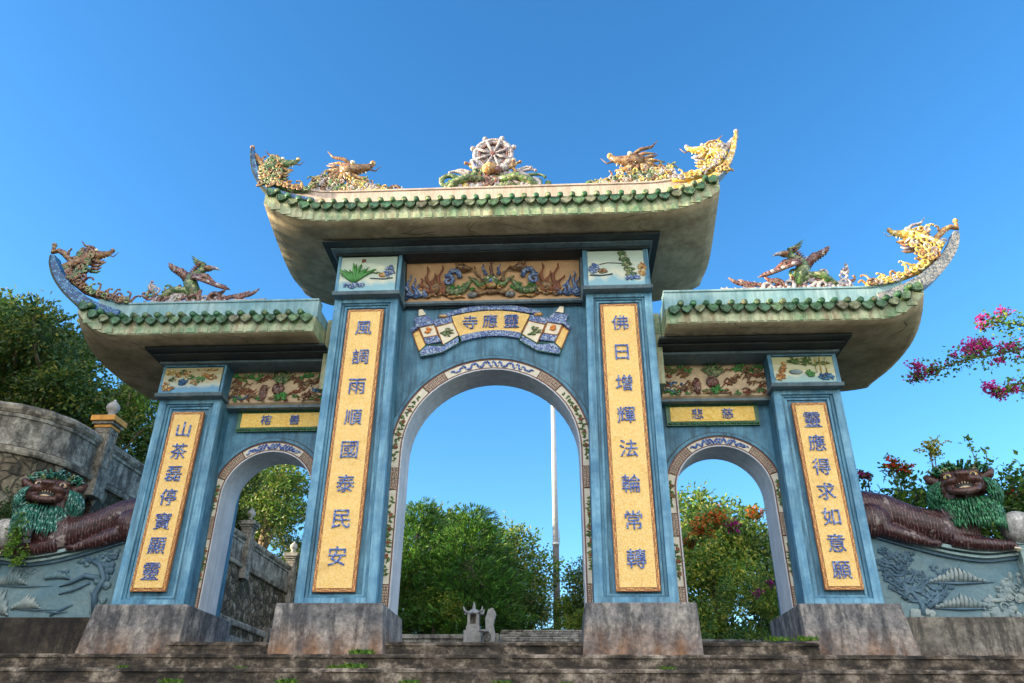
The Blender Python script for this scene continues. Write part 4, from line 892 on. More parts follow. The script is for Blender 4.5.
def dragon_head(b, T, S, m1, m2, m3, face=1):
    f = face*S; z = S
    b.tube([T(-f*0.12,0), T(f*0.02,z*0.02), T(f*0.14,z*0.02), T(f*0.26,z*0.05), T(f*0.34,z*0.10)], [0.11*S,0.12*S,0.085*S,0.06*S,0.035*S], m1, 9, 0.75)      # skull and upturned snout
    b.tube([T(-f*0.04,-z*0.06), T(f*0.10,-z*0.12), T(f*0.20,-z*0.16), T(f*0.27,-z*0.14)], [0.06*S,0.045*S,0.035*S,0.012*S], m2, 7, 0.8)            # open lower jaw
    b.ball(T(f*0.33,z*0.12), 0.045*S, m2, 8, 5)
    for k in range(3): b.tube([T(f*(0.12+0.06*k),z*-0.03), T(f*(0.13+0.06*k),-z*0.075)], [0.014*S,0.003], 'cream_light', 4)
    for s in (-1, 1): b.ball(T(f*0.06,z*0.085,s*0.075*S), 0.034*S, 'cream_light', 8, 6)
    b.tube([T(f*0.02,z*0.11), T(-f*0.10,z*0.22), T(-f*0.26,z*0.26), T(-f*0.36,z*0.38)], [0.035*S,0.03*S,0.022*S,0.005], m3, 6)
    b.tube([T(-f*0.04,z*0.09), T(-f*0.16,z*0.15), T(-f*0.32,z*0.14)], [0.035*S,0.025*S,0.005], m2, 6)
    for k in range(7):
        a = R(150+k*28); b.tube([T(-f*0.08,0), T(-f*0.08+f*0.17*math.cos(a),z*0.15*math.sin(a)-z*0.02,-0.04), T(-f*0.08+f*0.30*math.cos(a),z*0.24*math.sin(a)-z*0.02,-0.02)], [0.05*S,0.035*S,0.004], (m3, m2, m1)[k % 3], 6)
    b.tube([T(f*0.28,z*0.02), T(f*0.38,-z*0.02), T(f*0.46,z*0.08)], [0.016*S,0.012*S,0.004], m3, 5)

def corner_dragon(r, pts, y, mats, face, label):
    """dragon climbing the swept blade: coiling mane behind a big head; pts give (x,z) of head and root line"""
    (hx, hz), root, tip = pts; b = B(); sg = 1 if hx > 0 else -1
    S = 1.0; T = lambda px, pz, py=0: (hx+sg*px, y-0.03+py, hz+pz)
    dragon_head(b, T, 1.0, mats[0], mats[1], mats[2], -1)
    # neck and body down the blade to the ridge
    n = len(root)
    b.tube([T(0.05,-0.05)]+[(x, y-0.02, z+0.06) for x, z in root], [0.12]+[0.11-0.075*i/n for i in range(n)], mats[0], 8)
    for i in range(n-1):
        (xa, za), (xb, zb_) = root[i], root[i+1]
        for t in (0.15, 0.5, 0.85):
            x, z = lerp(xa, xb, t), lerp(za, zb_, t)+0.10
            scrolltube(b, x, z, y+random.uniform(-0.06,0.04), random.uniform(0.2,0.36), random.uniform(1.0,2.2), random.choice((-1,1))*1.5, 0.030, random.choice(mats))
            swirl(b, x, z-0.04, y-0.10, 0.07, 1.3, random.choice(mats), 0.026, random.choice((-1,1)), random.uniform(0,6))
    # mane fringe from head back to the tip
    for i in range(30):
        t = i/29; a = math.pi*(0.15+0.75*random.random()) if sg > 0 else math.pi*(0.10+0.75*random.random())
        x = hx+sg*random.uniform(-0.02, 0.34); z = hz+random.uniform(-0.50, 0.10)
        scrolltube(b, x, z, y+random.uniform(-0.09,0.07), random.uniform(0.16,0.26), (0.5+0.9*random.random() if sg > 0 else math.pi-0.5-0.9*random.random()), sg*random.choice((1,1,-1))*1.4, 0.033, random.choice(mats))
        swirl(b, x-sg*0.02, z-0.04, y-0.10, 0.07, 1.2, random.choice(mats), 0.028, 1, random.uniform(0,6))
    for k in range(4): b.tube([T(-0.02,-0.14-0.07*k), T(-0.14,-0.16-0.07*k), T(-0.22,-0.10-0.08*k)], [0.035,0.03,0.008], mats[k % len(mats)], 6)
    # tail flame to the blade's tip
    (tx, tz) = tip
    b.tube([T(0.25,-0.22), (lerp(hx,tx,0.55)+0.0, y, lerp(hz,tz,0.2)-0.10), (lerp(hx,tx,0.72), y, lerp(hz,tz,0.30)+0.02), (lerp(hx,tx,0.86), y, lerp(hz,tz,0.60)), (tx-sg*0.02, y, tz-0.16), (tx, y, tz)], [0.06,0.055,0.06,0.05,0.045,0.035], mats[1], 7)
    b.ball((tx, y, tz+0.01), 0.05, mats[1], 8, 6); scrolltube(b, lerp(hx,tx,0.62), lerp(hz,tz,0.3), y, 0.15, 1.6, sg*1.2, 0.03, mats[1])
    b.build('corner_dragon', r, label=label)

mr = roof('main', None, 1, main_w, main_lift, 6.96, -1.1, 2.0, 0.33, 'ridge_pink', 0.216, 'blade_blue', None, 'upper roof with green eave tiles, plaster soffit and pinkish ridge band')
c = B(); c.box(-3.17, 3.13, -0.55, 1.6, 6.90, 6.957, 'dark_cornice'); c.box(-3.05, 3.01, -0.36, 1.5, 6.875, 6.90, 'grey_moulding'); c.box(-2.99, 2.98, -0.2, 1.4, 6.84, 6.875, 'dark_cornice')
c.build('cornice', mr, 0.01)
srs = {}
for s in (-1, 1):
    sr = roof('side', 3.08, s, side_w, side_lift, 5.01, -0.52, 2.45, 0.29, 'band_paint', 0.222, None, None, 'lower side roof with green eave tiles and pale blue ridge band'); srs[s] = sr
    c = B(); a, b_ = (3.0, 6.34) if s > 0 else (-6.34, -3.0)
    c.box(a, b_, -0.08, 2.2, 4.955, 5.007, 'dark_cornice'); c.box(a, b_-0.08 if s > 0 else b_, 0.10, 2.1, 4.92, 4.955, 'dark_cornice') if s > 0 else c.box(a+0.08, b_, 0.10, 2.1, 4.92, 4.955, 'dark_cornice')
    c.box(a if s > 0 else a+0.1, b_-0.1 if s > 0 else b_, 0.36, 2.0, 4.87, 4.92, 'grey_moulding'); c.build('cornice', sr, 0.01)
random.seed(5)
for s in (-1, 1):
    blade(mr, [(s*3.25,7.42),(s*3.75,7.52),(s*4.16,7.70),(s*4.42,8.0),(s*4.56,8.33),(s*4.62,8.62),(s*4.64,8.80)], [0.08,0.11,0.13,0.12,0.10,0.07,0.03], -1.02, 0.20, 'blade_blue' if s < 0 else 'mo_yellow', 'corner blade of the upper roof curling up to a tip')
    corner_dragon(mr, ((s*4.02, 8.38), [(s*4.34,8.22),(s*4.18,7.98),(s*3.95,7.80),(s*3.68,7.68),(s*3.35,7.66)], (s*4.66, 8.86)), -1.02, ['mo_green','mo_orange','mo_brown'] if s < 0 else ['mo_yellow','mo_white','mo_orange','mo_yellow','mo_white'], s, 'green and orange mosaic dragon rearing on the left upper corner' if s < 0 else 'yellow mosaic dragon rearing on the right upper corner')  # pale yellow pieces put sun highlights into the right dragon's colour
    blade(srs[s], [(s*6.75,5.42),(s*7.25,5.52),(s*7.62,5.70),(s*7.95,5.98),(s*8.22,6.30),(s*8.38,6.60),(s*8.42,6.80)], [0.12,0.20,0.22,0.20,0.17,0.13,0.07], -0.40, 0.22, 'blade_blue' if s < 0 else 'blade_grey', 'corner blade of the side roof curling up to a tip')
    corner_dragon(srs[s], ((s*7.60, 6.80), [(s*8.08,6.50),(s*7.84,6.22),(s*7.52,5.96),(s*7.15,5.80),(s*6.85,5.72),(s*6.62,5.70)], (s*8.50, 7.10)), -0.40, ['mo_brown','mo_brown','mo_maroon','mo_green'] if s < 0 else ['mo_yellow','mo_orange','mo_white','mo_brown','mo_yellow'], s, 'mosaic dragon on the left corner, coloured dull brown for shade' if s < 0 else 'mosaic dragon on the right corner, coloured golden for sunlight')  # mosaic colours carry the shade on the left and the sun on the right
    phoenix(srs[s], s*5.60, 5.70, -0.32, 1 if s < 0 else -1, 1.12)
def ridge_dragon(s):
    b = B(); y = -0.86; z0 = 7.70
    T = lambda px, pz, py=0: (s*px, y+py, z0+pz)
    cloudbase(b, s*3.55, s*1.75, z0-0.02, y, ['mo_green','mo_white','mo_brown','mo_green'], 0.22, 18)
    b.tube([T(1.95,0.05),T(2.20,0.16),T(2.42,0.06),T(2.66,0.24),T(2.90,0.12),T(3.05,0.30),T(2.98,0.46),T(2.80,0.56)], [0.03,0.06,0.08,0.10,0.11,0.11,0.10,0.09], 'mo_green', 9)
    dragon_head(b, lambda px, pz, py=0: (s*(2.72)+s*px, y-0.03+py, z0+0.62+pz), 1.35, 'mo_brown', 'mo_orange', 'mo_brown', -1)
    for i in range(120):
        x = random.uniform(1.95, 3.40); z = 0.03+0.52*max(0, min(1, (x-1.9)/0.8))*random.random()
        scrolltube(b, s*x, z0+z, y+random.uniform(-0.08,0.08), random.uniform(0.12,0.24), random.uniform(0.6,2.5), random.choice((-1,1))*1.5, 0.026, random.choice(['mo_green','mo_white','mo_orange','mo_yellow','mo_green']))
        swirl(b, s*x, z0+z*0.8, y-0.08, 0.06, 1.2, random.choice(['mo_green','mo_white','mo_brown','mo_yellow']), 0.024, 1, random.uniform(0,6))
    for px in (3.12, 2.55): b.tube([T(px,0.2),T(px+0.08,0.08),T(px+0.02,0.0)], [0.05,0.035,0.04], 'mo_yellow' , 6)
    b.tube([T(3.35,0.05),T(3.55,0.12),T(3.62,0.30),T(3.76,0.36)], [0.12,0.09,0.05,0.015], 'mo_yellow' if s < 0 else 'mo_orange', 7)
    b.tube([T(3.15,0.0),T(3.32,-0.04),T(3.50,0.06)], [0.09,0.13,0.08], 'mo_yellow' if s < 0 else 'mo_green', 8)
    for px in (2.30, 1.95, 1.80): scrolltube(b, s*px, z0+0.06, y, 0.26, 0.5 if s < 0 else math.pi-0.5, 0.8, 0.026, 'mo_white')
    b.build('ridge_dragon', mr, label='mosaic dragon crawling along the ridge with a yellow claw at its side' if s < 0 else 'mosaic dragon crawling along the ridge, sunlit green and white')
for s in (-1, 1): ridge_dragon(s)
def wheel():
    b = B(); cx, cz, y = 0.045, 8.66, -0.84
    def ring(rad, tr, mat, n=28):
        pts = [(cx+rad*math.cos(2*math.pi*i/n), y, cz+rad*math.sin(2*math.pi*i/n)) for i in range(n+1)]; b.tube(pts, tr, mat, 7)
    ring(0.36, 0.045, 'mo_white'); ring(0.27, 0.03, 'mo_maroon'); ring(0.31, 0.03, 'mo_white')
    b.prism([(cx+0.27*math.cos(2*math.pi*i/20), cz+0.27*math.sin(2*math.pi*i/20)) for i in range(20)], y+0.02, y+0.05, 'mo_white')
    b.ball((cx, y, cz), (0.075,0.06,0.075), 'mo_maroon', 9, 6)
    for i in range(8):
        a = 2*math.pi*(i+0.5)/8; c_, s_ = math.cos(a), math.sin(a)
        b.tube([(cx, y-0.02, cz), (cx+0.36*c_, y-0.02, cz+0.36*s_)], [0.02, 0.035], 'mo_white', 6)
        b.ball((cx+0.43*c_, y, cz+0.43*s_), 0.055, 'mo_white', 8, 6)
    cloudbase(b, -0.80, 0.90, 7.60, y, ['mo_green','mo_orange','mo_white','mo_brown','mo_green'], 0.30, 16); cloudbase(b, -0.50, 0.60, 7.86, y, ['mo_green','mo_white','mo_brown','mo_maroon'], 0.26, 11); cloudbase(b, -0.35, 0.42, 8.08, y, ['mo_white','mo_green','mo_orange'], 0.2, 8)
    cloudbase(b, -0.85, 0.95, 7.78, y, ['mo_green','mo_white','mo_yellow','mo_green'], 0.28, 16)
    b.ball((cx-0.04, y-0.14, 8.20), (0.13,0.10,0.12), 'mo_orange', 10, 7, jit=0.08); b.ball((cx+0.1, y-0.12, 8.16), (0.08,0.08,0.09), 'mo_maroon', 8, 6); b.ball((cx+0.22, y-0.08, 8.26), (0.09,0.07,0.09), 'mo_white', 8, 6, jit=.1)
    b.ball((cx-0.13, y-0.1, 8.22), (0.07,0.07,0.1), 'mo_yellow', 8, 6)
    for s in (-1, 1):
        for (px, pz, L, an, m) in ((0.42,8.22,0.42,0.55,'mo_white'),(0.52,8.08,0.62,0.34,'mo_green' ),(0.38,8.34,0.22,0.9,'mo_orange'),(0.62,7.92,0.30,0.4,'mo_white'),(0.50,8.18,0.42,0.48,'mo_white')):
            scrolltube(b, cx+s*px, pz, y, L, an if s > 0 else math.pi-an, s*(-0.8), 0.045, m, 9)
        b.tube([(cx+s*0.15,y-0.08,7.98),(cx+s*0.45,y-0.1,8.02),(cx+s*0.72,y-0.08,7.92),(cx+s*0.86,y-0.05,7.70)], [0.05,0.08,0.08,0.05], 'mo_green', 8)
        b.tube([(cx+s*0.2,y-0.05,8.26),(cx+s*0.36,y-0.05,8.30),(cx+s*0.40,y-0.05,8.48)], [0.05,0.045,0.015], 'mo_orange' if s > 0 else 'mo_white', 7)
        for px in (1.25, 1.45): swirl(b, cx+s*px, 7.64, y, 0.06, 1.3, 'mo_white' if px < 1.3 else 'mo_orange', 0.022, s)
    b.build('dharma_wheel', mr, label='pale eight-spoked wheel on a bed of green and orange clouds at the middle of the ridge')
wheel()
# ---------------------------------------------------------------- hillside wall on the left
def frange(a, b, n): return [a+(b-a)*i/n for i in range(n+1)]
def sweep(b, path, prof, mat, close=True):
    """sweep a closed (offset, z) profile along a ground path of (x, y, normal)"""
    m = len(prof); vs = []
    for (x, y, nx_, ny_) in path:
        for o, z in prof: vs.append((x+nx_*o, y+ny_*o, z))
    n = len(path)
    fs = [(i*m+e, i*m+(e+1)%m, (i+1)*m+(e+1)%m, (i+1)*m+e) for i in range(n-1) for e in range(m)]
    fs += [tuple(range(m-1,-1,-1)), tuple(range((n-1)*m, n*m))]
    b.add(vs, fs, mat)
def wallpath(pts):
    out = []
    for i, p in enumerate(pts):
        a = pts[max(0, i-1)]; c = pts[min(len(pts)-1, i+1)]; d = Vector((c[0]-a[0], c[1]-a[1])).normalized()
        out.append((p[0], p[1], -d.y, d.x))
    return out
curve = [(-14.5,2.15),(-12.5,1.75),(-11.3,1.52),(-10.6,1.42),(-10.1,1.46),(-9.65,1.66),(-9.3,2.0),(-9.06,2.5),(-9.0,3.05)]
straight = [(-9.0, y) for y in frange(3.7, 24, 20)]
def balustrade(name, pts, label):
    t = thing(name, (pts[0][0], pts[0][1], 3.0), label, 'wall', 'hillside wall lengths')
    P_ = wallpath(pts); P_ = [(x, y, -nx_, -ny_) for x, y, nx_, ny_ in P_]   # normal toward the open side
    for q, (prof, mat, nm) in enumerate(((([(-0.35,-0.4),(0.10,-0.4),(0.03,3.62),(-0.35,3.62)]), 'rubble_stone', 'rubble_face'),
                        (([(-0.30,3.62),(0.10,3.62),(0.12,3.66),(0.12,3.74),(0.05,3.78),(-0.30,3.78)]), 'wall_stone', 'string_course'),
                        (([(-0.20,3.78),(0.02,3.78),(0.02,4.46),(-0.20,4.46)]), 'rail_stone', 'parapet'),
                        (([(-0.26,4.46),(0.06,4.46),(0.10,4.52),(0.10,4.60),(0.03,4.665),(-0.20,4.665),(-0.28,4.60),(-0.28,4.52)]), 'wall_stone', 'coping'))):
        b = B(); sweep(b, P_, prof, mat)
        if nm == 'parapet':    # raised frame round each recessed panel
            for z0, z1 in ((3.79, 3.86), (4.38, 4.455)):
                sweep(b, P_, [(0.015,z0),(0.05,z0),(0.05,z1),(0.015,z1)], 'rail_stone')
        b.build(nm, t)
    return t
balustrade('hillside_wall', curve+[(-9.0,3.45)], 'curved rubble retaining wall with stone parapet rounding the corner, left edge')
balustrade('hillside_wall', [(-9.0,3.72)]+straight[1:], 'straight rubble retaining wall with stone parapet, seen through the left arch')
def gate_post(x, y, S, label, orange=False):
    t = thing('wall_post', (x, y, 3.6), label, 'post', 'posts with stone balls along the hillside wall')
    b = B(); h = 0.17*S
    b.box(x-h-0.03, x+h+0.03, y-h-0.03, y+h+0.03, 3.3, 3.86, 'rail_stone'); b.box(x-h, x+h, y-h, y+h, 3.86, 4.86, 'rail_stone')
    for (ax, sg) in (('x',1),('y',-1)):
        for (u0,u1,z0,z1) in ((-h+0.03,-h+0.07,3.95,4.78),(h-0.07,h-0.03,3.95,4.78),(-h+0.07,h-0.07,3.95,3.99),(-h+0.07,h-0.07,4.74,4.78)):
            if ax == 'x': b.box(x+h, x+h+0.015, y+u0, y+u1, z0, z1, 'wall_stone')
            else: b.box(x+u0, x+u1, y-h-0.015, y-h, z0, z1, 'wall_stone')
    b.build('shaft', t, 0.01)
    c = B(); m = 'rail_stone'
    c.box(x-h-0.02, x+h+0.02, y-h-0.02, y+h+0.02, 4.86, 4.93, 'sun_orange' if orange else m); c.box(x-h-0.06, x+h+0.06, y-h-0.06, y+h+0.06, 4.93, 5.0, m); c.box(x-h-0.10, x+h+0.10, y-h-0.10, y+h+0.10, 5.0, 5.13, 'sun_orange' if orange else m); c.box(x-h*0.6, x+h*0.6, y-h*0.6, y+h*0.6, 5.13, 5.18, m)  # orange bands put low sun on the cap into its colour
    c.build('cap', t, 0.012)
    d = B(); d.lathe((x, y, 5.18), [(0.02,0),(0.10,0.01),(0.085,0.05),(0.06,0.08),(0.12,0.14),(0.15,0.22),(0.135,0.29),(0.08,0.35),(0.04,0.38),(0.025,0.43),(0.0,0.44)], 'white_stone', 14); d.build('ball_finial', t)
gate_post(-9.0, 3.58, 1.05, 'wall post with cap coloured orange for sunlight and pale ball, at the curved corner', True)
gate_post(-8.98, 8.0, 1, 'ball-topped wall post, nearest the gate inside the left arch')
gate_post(-8.98, 12.4, 1, 'ball-topped wall post standing mid-way along the straight wall')
gate_post(-8.98, 17.0, 1, 'ball-topped wall post, farthest along the straight wall')
low = B(); ledge = [(-8.45, y) for y in frange(2.4, 20, 14)]
Pl = [(x, y, 1, 0) for x, y in ledge]
low = B(); sweep(low, Pl, [(-0.5,-0.3),(0.0,-0.3),(0.0,1.72),(-0.5,1.72)], 'rubble_stone')
lt = thing('stone_bench_wall', (-8.45, 2.4, 0), 'low rubble terrace wall with a pale slab ledge at the foot of the hillside wall', 'wall')
low.build('rubble_face', lt); low = B(); sweep(low, Pl, [(-0.5,1.72),(0.06,1.72),(0.08,1.76),(0.08,1.86),(0.04,1.90),(-0.5,1.90)], 'rail_stone')
for y in (5.2, 9.6, 14.0): low.box(-8.62, -8.32, y-0.17, y+0.17, -0.2, 2.04, 'rail_stone')
low.build('ledge', lt)
kb = B()
for k, (x0, x1, z) in enumerate(((-8.4,-7.3,1.12),(-7.3,-6.7,0.80),(-6.7,-6.0,0.48),(-6.0,-5.2,0.22))): rough_step(kb, x0, x1, 3.4, 15, -0.2, z, 'rail_stone', 0.3, 0.02)
kb.build('terrace', kind='structure')

# ---------------------------------------------------------------- carved side walls beside the gate
def relief_wall(s):
    t = thing('carved_wall', (s*7.5, 1.3, -0.2), 'blue carved wall with a %s left of the gate' % 'gnarled tree and pale rocks' if s < 0 else 'blue carved wall with two cloud mounds and a tree right of the gate', 'wall')
    N = 18; xs = [6.1+(2.55)*i/N for i in range(N+1)]
    def top(x): u = (x-6.1)/2.55; return 1.95-0.52*math.sin(math.pi/2*min(1, u*1.12))**1.15 + (0.06*(u-0.8)/0.2 if u > 0.8 else 0)
    b = B(); b.band([(s*x, 0.46) for x in xs], [(s*x, top(x)-0.12) for x in xs], 1.16, 1.5, 'relief_blue')
    b.build('wall_face', t)
    c = B()
    for (a, d, y, m) in ((-0.12,-0.07,1.10,'relief_dark'),(-0.07,-0.03,1.04,'coping_blue'),(-0.03,0.0,1.085,'relief_dark'),(0.0,0.06,0.99,'coping_blue')):
        c.band([(s*x, top(x)+a) for x in xs], [(s*x, top(x)+d-0.002) for x in xs], y, 1.62, m)
    c.build('coping', t)
    d = B()
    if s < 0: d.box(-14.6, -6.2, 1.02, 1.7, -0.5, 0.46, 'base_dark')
    else: d.box(6.2, 14, 1.02, 1.7, -0.5, 0.46, 'base_concrete')
    d.build('footing', t, 0.02)
    e = B(); xa, xb = sorted((s*8.66, s*9.05))
    e.box(xa, xb, 1.0, 1.5, 0.46, 1.58, 'coping_blue'); e.box(xa-0.03, xb+0.03, 0.97, 1.53, 1.58, 1.66, 'coping_blue'); e.build('end_post', t, 0.01)
    f = B(); y = 1.15
    random.seed(21 if s < 0 else 22)
    def tree(x, z, h, lean, mat):
        pts = [(x+lean*q+0.07*math.sin(q*7), y, z+h*q) for q in (0,0.2,0.4,0.6,0.8,1)]
        f.tube(pts, [0.05,0.045,0.04,0.034,0.025,0.012], mat, 6, 0.6)
        for q in (1,2,3,4,5):
            for dr in (-1, 1):
                p = pts[q]; L = random.uniform(0.15, 0.38)*(1.2-q*0.1); k = [(p[0]+dr*L*a, y-0.01, p[2]+L*0.5*a+0.05*math.sin(a*8+q)) for a in (0,0.35,0.7,1)]
                f.tube(k, [0.025,0.02,0.014,0.006], mat, 5, 0.6)
                for a in (1,2,3):
                    px, _, pz = k[a]
                    for w_ in range(3): f.tube([(px,y,pz),(px+random.uniform(-0.09,0.09),y-0.01,pz+random.uniform(0.0,0.10))], [0.012,0.004], mat, 4, 0.6)
                    dab(f, px, pz+0.03, y, 0.06, 0.04, mat, 5, 0.022)
    if s > 0:
        tree(6.95, 0.5, 0.85, -0.25, 'relief_dark'); tree(7.05, 0.62, 0.45, 0.45, 'relief_dark'); tree(6.7, 0.75, 0.6, 0.1, 'relief_dark')
        for (x, z, w_, h) in ((7.62,1.02,0.42,0.22),(7.60,0.62,0.40,0.20)):
            for i in range(13):
                u = (i-6)/6; hh = h*(1-abs(u)**1.2)*random.uniform(0.8,1.1)+0.02
                f.tube([(x+u*w_-0.02, y+0.01, z), (x+u*w_, y-0.03, z+hh*0.6), (x+u*w_*0.9+0.01, y, z+hh)], [0.04,0.034,0.012], 'relief_white', 6, 0.7)
            f.tube([(x-w_*1.35,y,z-0.012),(x,y-0.03,z-0.03),(x+w_*1.35,y,z-0.012)], [0.006,0.022,0.006], 'relief_dark', 6, 0.7)
        for i in range(60):
            x = random.uniform(7.9, 8.62); z = 0.46+random.random()**1.5*0.75*(x-7.6)
            f.ball((x, y+0.01, z), (random.uniform(0.03,0.10), 0.04, random.uniform(0.02,0.09)), 'relief_white', 7, 5, jit=0.25)
        for i in range(9): swirl(f, random.uniform(8.1,8.6), random.uniform(0.55,0.95), y, 0.08, 1.2, 'relief_white', 0.016)
        dab(f, 6.95, 0.52, y, 0.22, 0.05, 'relief_white', 14, 0.05)
    else:
        f.tube([(-6.72,y,0.52),(-6.80,y-0.03,0.85),(-6.70,y-0.03,1.12),(-6.84,y-0.03,1.34),(-7.05,y-0.02,1.44)], [0.06,0.06,0.05,0.045,0.02], 'relief_dark', 7, 0.7)
        f.tube([(-6.80,y,1.12),(-7.05,y-0.04,1.16),(-7.28,y-0.03,1.04),(-7.48,y,0.98)], [0.05,0.045,0.03,0.01], 'relief_dark', 6, 0.7)
        f.tube([(-6.95,y,1.05),(-7.2,y-0.03,0.92),(-7.45,y,0.85)], [0.03,0.025,0.01], 'relief_dark', 6, 0.7)
        for i in range(70): x = -6.6-abs(random.gauss(0,0.32)); f.ball((x, y, 1.56-0.28*(-(x)-6.6)+random.uniform(-0.10,0.06)), (0.06,0.03,0.035), random.choice(['relief_dark','relief_blue']), 6, 4, jit=0.3)
        for i in range(16): f.ball((random.uniform(-6.62,-6.85), y, random.uniform(0.55,1.35)), (0.07,0.035,0.07), random.choice(['relief_dark','relief_blue']), 7, 5, jit=0.25)
        for (x, z, w_, h) in ((-8.36,1.02,0.28,0.30),(-8.45,0.52,0.2,0.45),(-7.95,0.62,0.24,0.24),(-7.55,1.12,0.2,0.10)):
            for i in range(11):
                u = (i-5)/5; hh = h*(1-abs(u)**1.4)*random.uniform(0.7,1.1)+0.02
                f.tube([(x+u*w_-0.02, y+0.01, z), (x+u*w_, y-0.03, z+hh*0.6), (x+u*w_*0.9+0.01, y, z+hh)], [0.04,0.034,0.012], 'relief_white' if x < -7.8 else 'relief_blue', 6, 0.7)
        for (xa_, xb_, z) in ((-8.6,-7.6,0.99),(-8.1,-7.4,0.60),(-7.6,-7.2,0.56)): f.tube([(xa_,y,z),((xa_+xb_)/2,y-0.02,z-0.01),(xb_,y,z)], [0.006,0.016,0.004], 'relief_dark', 5, 0.7)
        for i in range(5): x = -8.0-0.1*i; swirl(f, random.uniform(-8.3,-7.4), random.uniform(0.9,1.3), y+0.01, 0.07, 1.0, 'relief_blue', 0.014)
        f.tube([(-7.5,y,0.50),(-7.28,y-0.02,0.62),(-7.15,y,0.68)], [0.02,0.025,0.01], 'relief_dark', 5, 0.6)
    f.build('carved_relief', t)
for s in (-1, 1): relief_wall(s)

# ---------------------------------------------------------------- the two lions
def scales_mat(name, c1, c2, patch):
    m, t, n, l, p = newmat(name); v = coords(n, l)
    tc = n.new('ShaderNodeTexCoord'); wv = n.new('ShaderNodeTexWave'); wv.wave_type = 'BANDS'; wv.bands_direction = 'X'; wv.inputs['Scale'].default_value = 6.0; wv.inputs['Distortion'].default_value = 9; wv.inputs['Detail'].default_value = 4; wv.inputs['Detail Scale'].default_value = 0.55
    l.new(v, wv.inputs['Vector'])
    vo = n.new('ShaderNodeTexVoronoi'); vo.inputs['Scale'].default_value = 26; l.new(v, vo.inputs['Vector']); sep = n.new('ShaderNodeSeparateColor'); l.new(vo.outputs['Color'], sep.inputs[0])
    r = ramp(n, [(0, c1), (1, c2)]); l.new(sep.outputs[0], r.inputs['Fac'])
    e = ramp(n, [(0.04, (1,1,1)), (0.16, (0,0,0))]); l.new(wv.outputs['Fac'], e.inputs['Fac'])
    br = ramp(n, [(0.45, (0,0,0)), (0.55, (1,1,1))]); l.new(noise_tex(n, l, v, 14, 4, 0.7), br.inputs['Fac']); ee = n.new('ShaderNodeMath'); ee.operation = 'MULTIPLY'; l.new(e.outputs[0], ee.inputs[0]); l.new(br.outputs[0], ee.inputs[1])
    c = mixc(n, l, ee.outputs[0], r.outputs[0], (patch[0]*2, patch[1]*2, patch[2]*2))
    pt = ramp(n, [(0.60, (0,0,0)), (0.63, (1,1,1))]); l.new(noise_tex(n, l, v, 5.2, 5, 0.65), pt.inputs['Fac'])
    c = mixc(n, l, pt.outputs[0], c, (0.20,0.16,0.14) if 'scales' in name else (0.09,0.05,0.04))
    l.new(c, p.inputs['Base Color']); p.inputs['Roughness'].default_value = 0.4
    bump(n, l, sep.outputs[0], p, 0.35, 0.012)
scales_mat('lion_scales', (0.016,0.005,0.006), (0.048,0.013,0.013), (0.10,0.055,0.05))
scales_mat('lion_face', (0.035,0.014,0.010), (0.085,0.032,0.022), (0.06,0.035,0.028))
mosaic('mane_green', [(0.01,0.13,0.045),(0.03,0.22,0.08),(0.008,0.07,0.025),(0.10,0.32,0.15)], 22, (0.02,0.09,0.04), 0.3)
mosaic('mane_teal', [(0.015,0.15,0.10),(0.04,0.24,0.17),(0.01,0.08,0.05),(0.24,0.42,0.36)], 22, (0.03,0.13,0.10), 0.3)
def remeshed(b, name, parent, voxel, mat):
    tmp = b.build('tmp_shape'); md = tmp.modifiers.new('r', 'REMESH'); md.mode = 'VOXEL'; md.voxel_size = voxel; md.use_smooth_shade = True
    sm = tmp.modifiers.new('s', 'SMOOTH'); sm.factor = 0.5; sm.iterations = 3
    dg = bpy.context.evaluated_depsgraph_get(); me = bpy.data.meshes.new_from_object(tmp.evaluated_get(dg)); me.name = name
    bpy.data.objects.remove(tmp)
    me.materials.clear(); me.materials.append(MATS[mat]); off = wloc(parent)
    me.transform(Matrix.Translation(-off)); me.polygons.foreach_set('use_smooth', [True]*len(me.polygons))
    me.polygons.foreach_set('material_index', [0]*len(me.polygons))
    o = bpy.data.objects.new(name, me); col.objects.link(o); o.parent = parent; return o
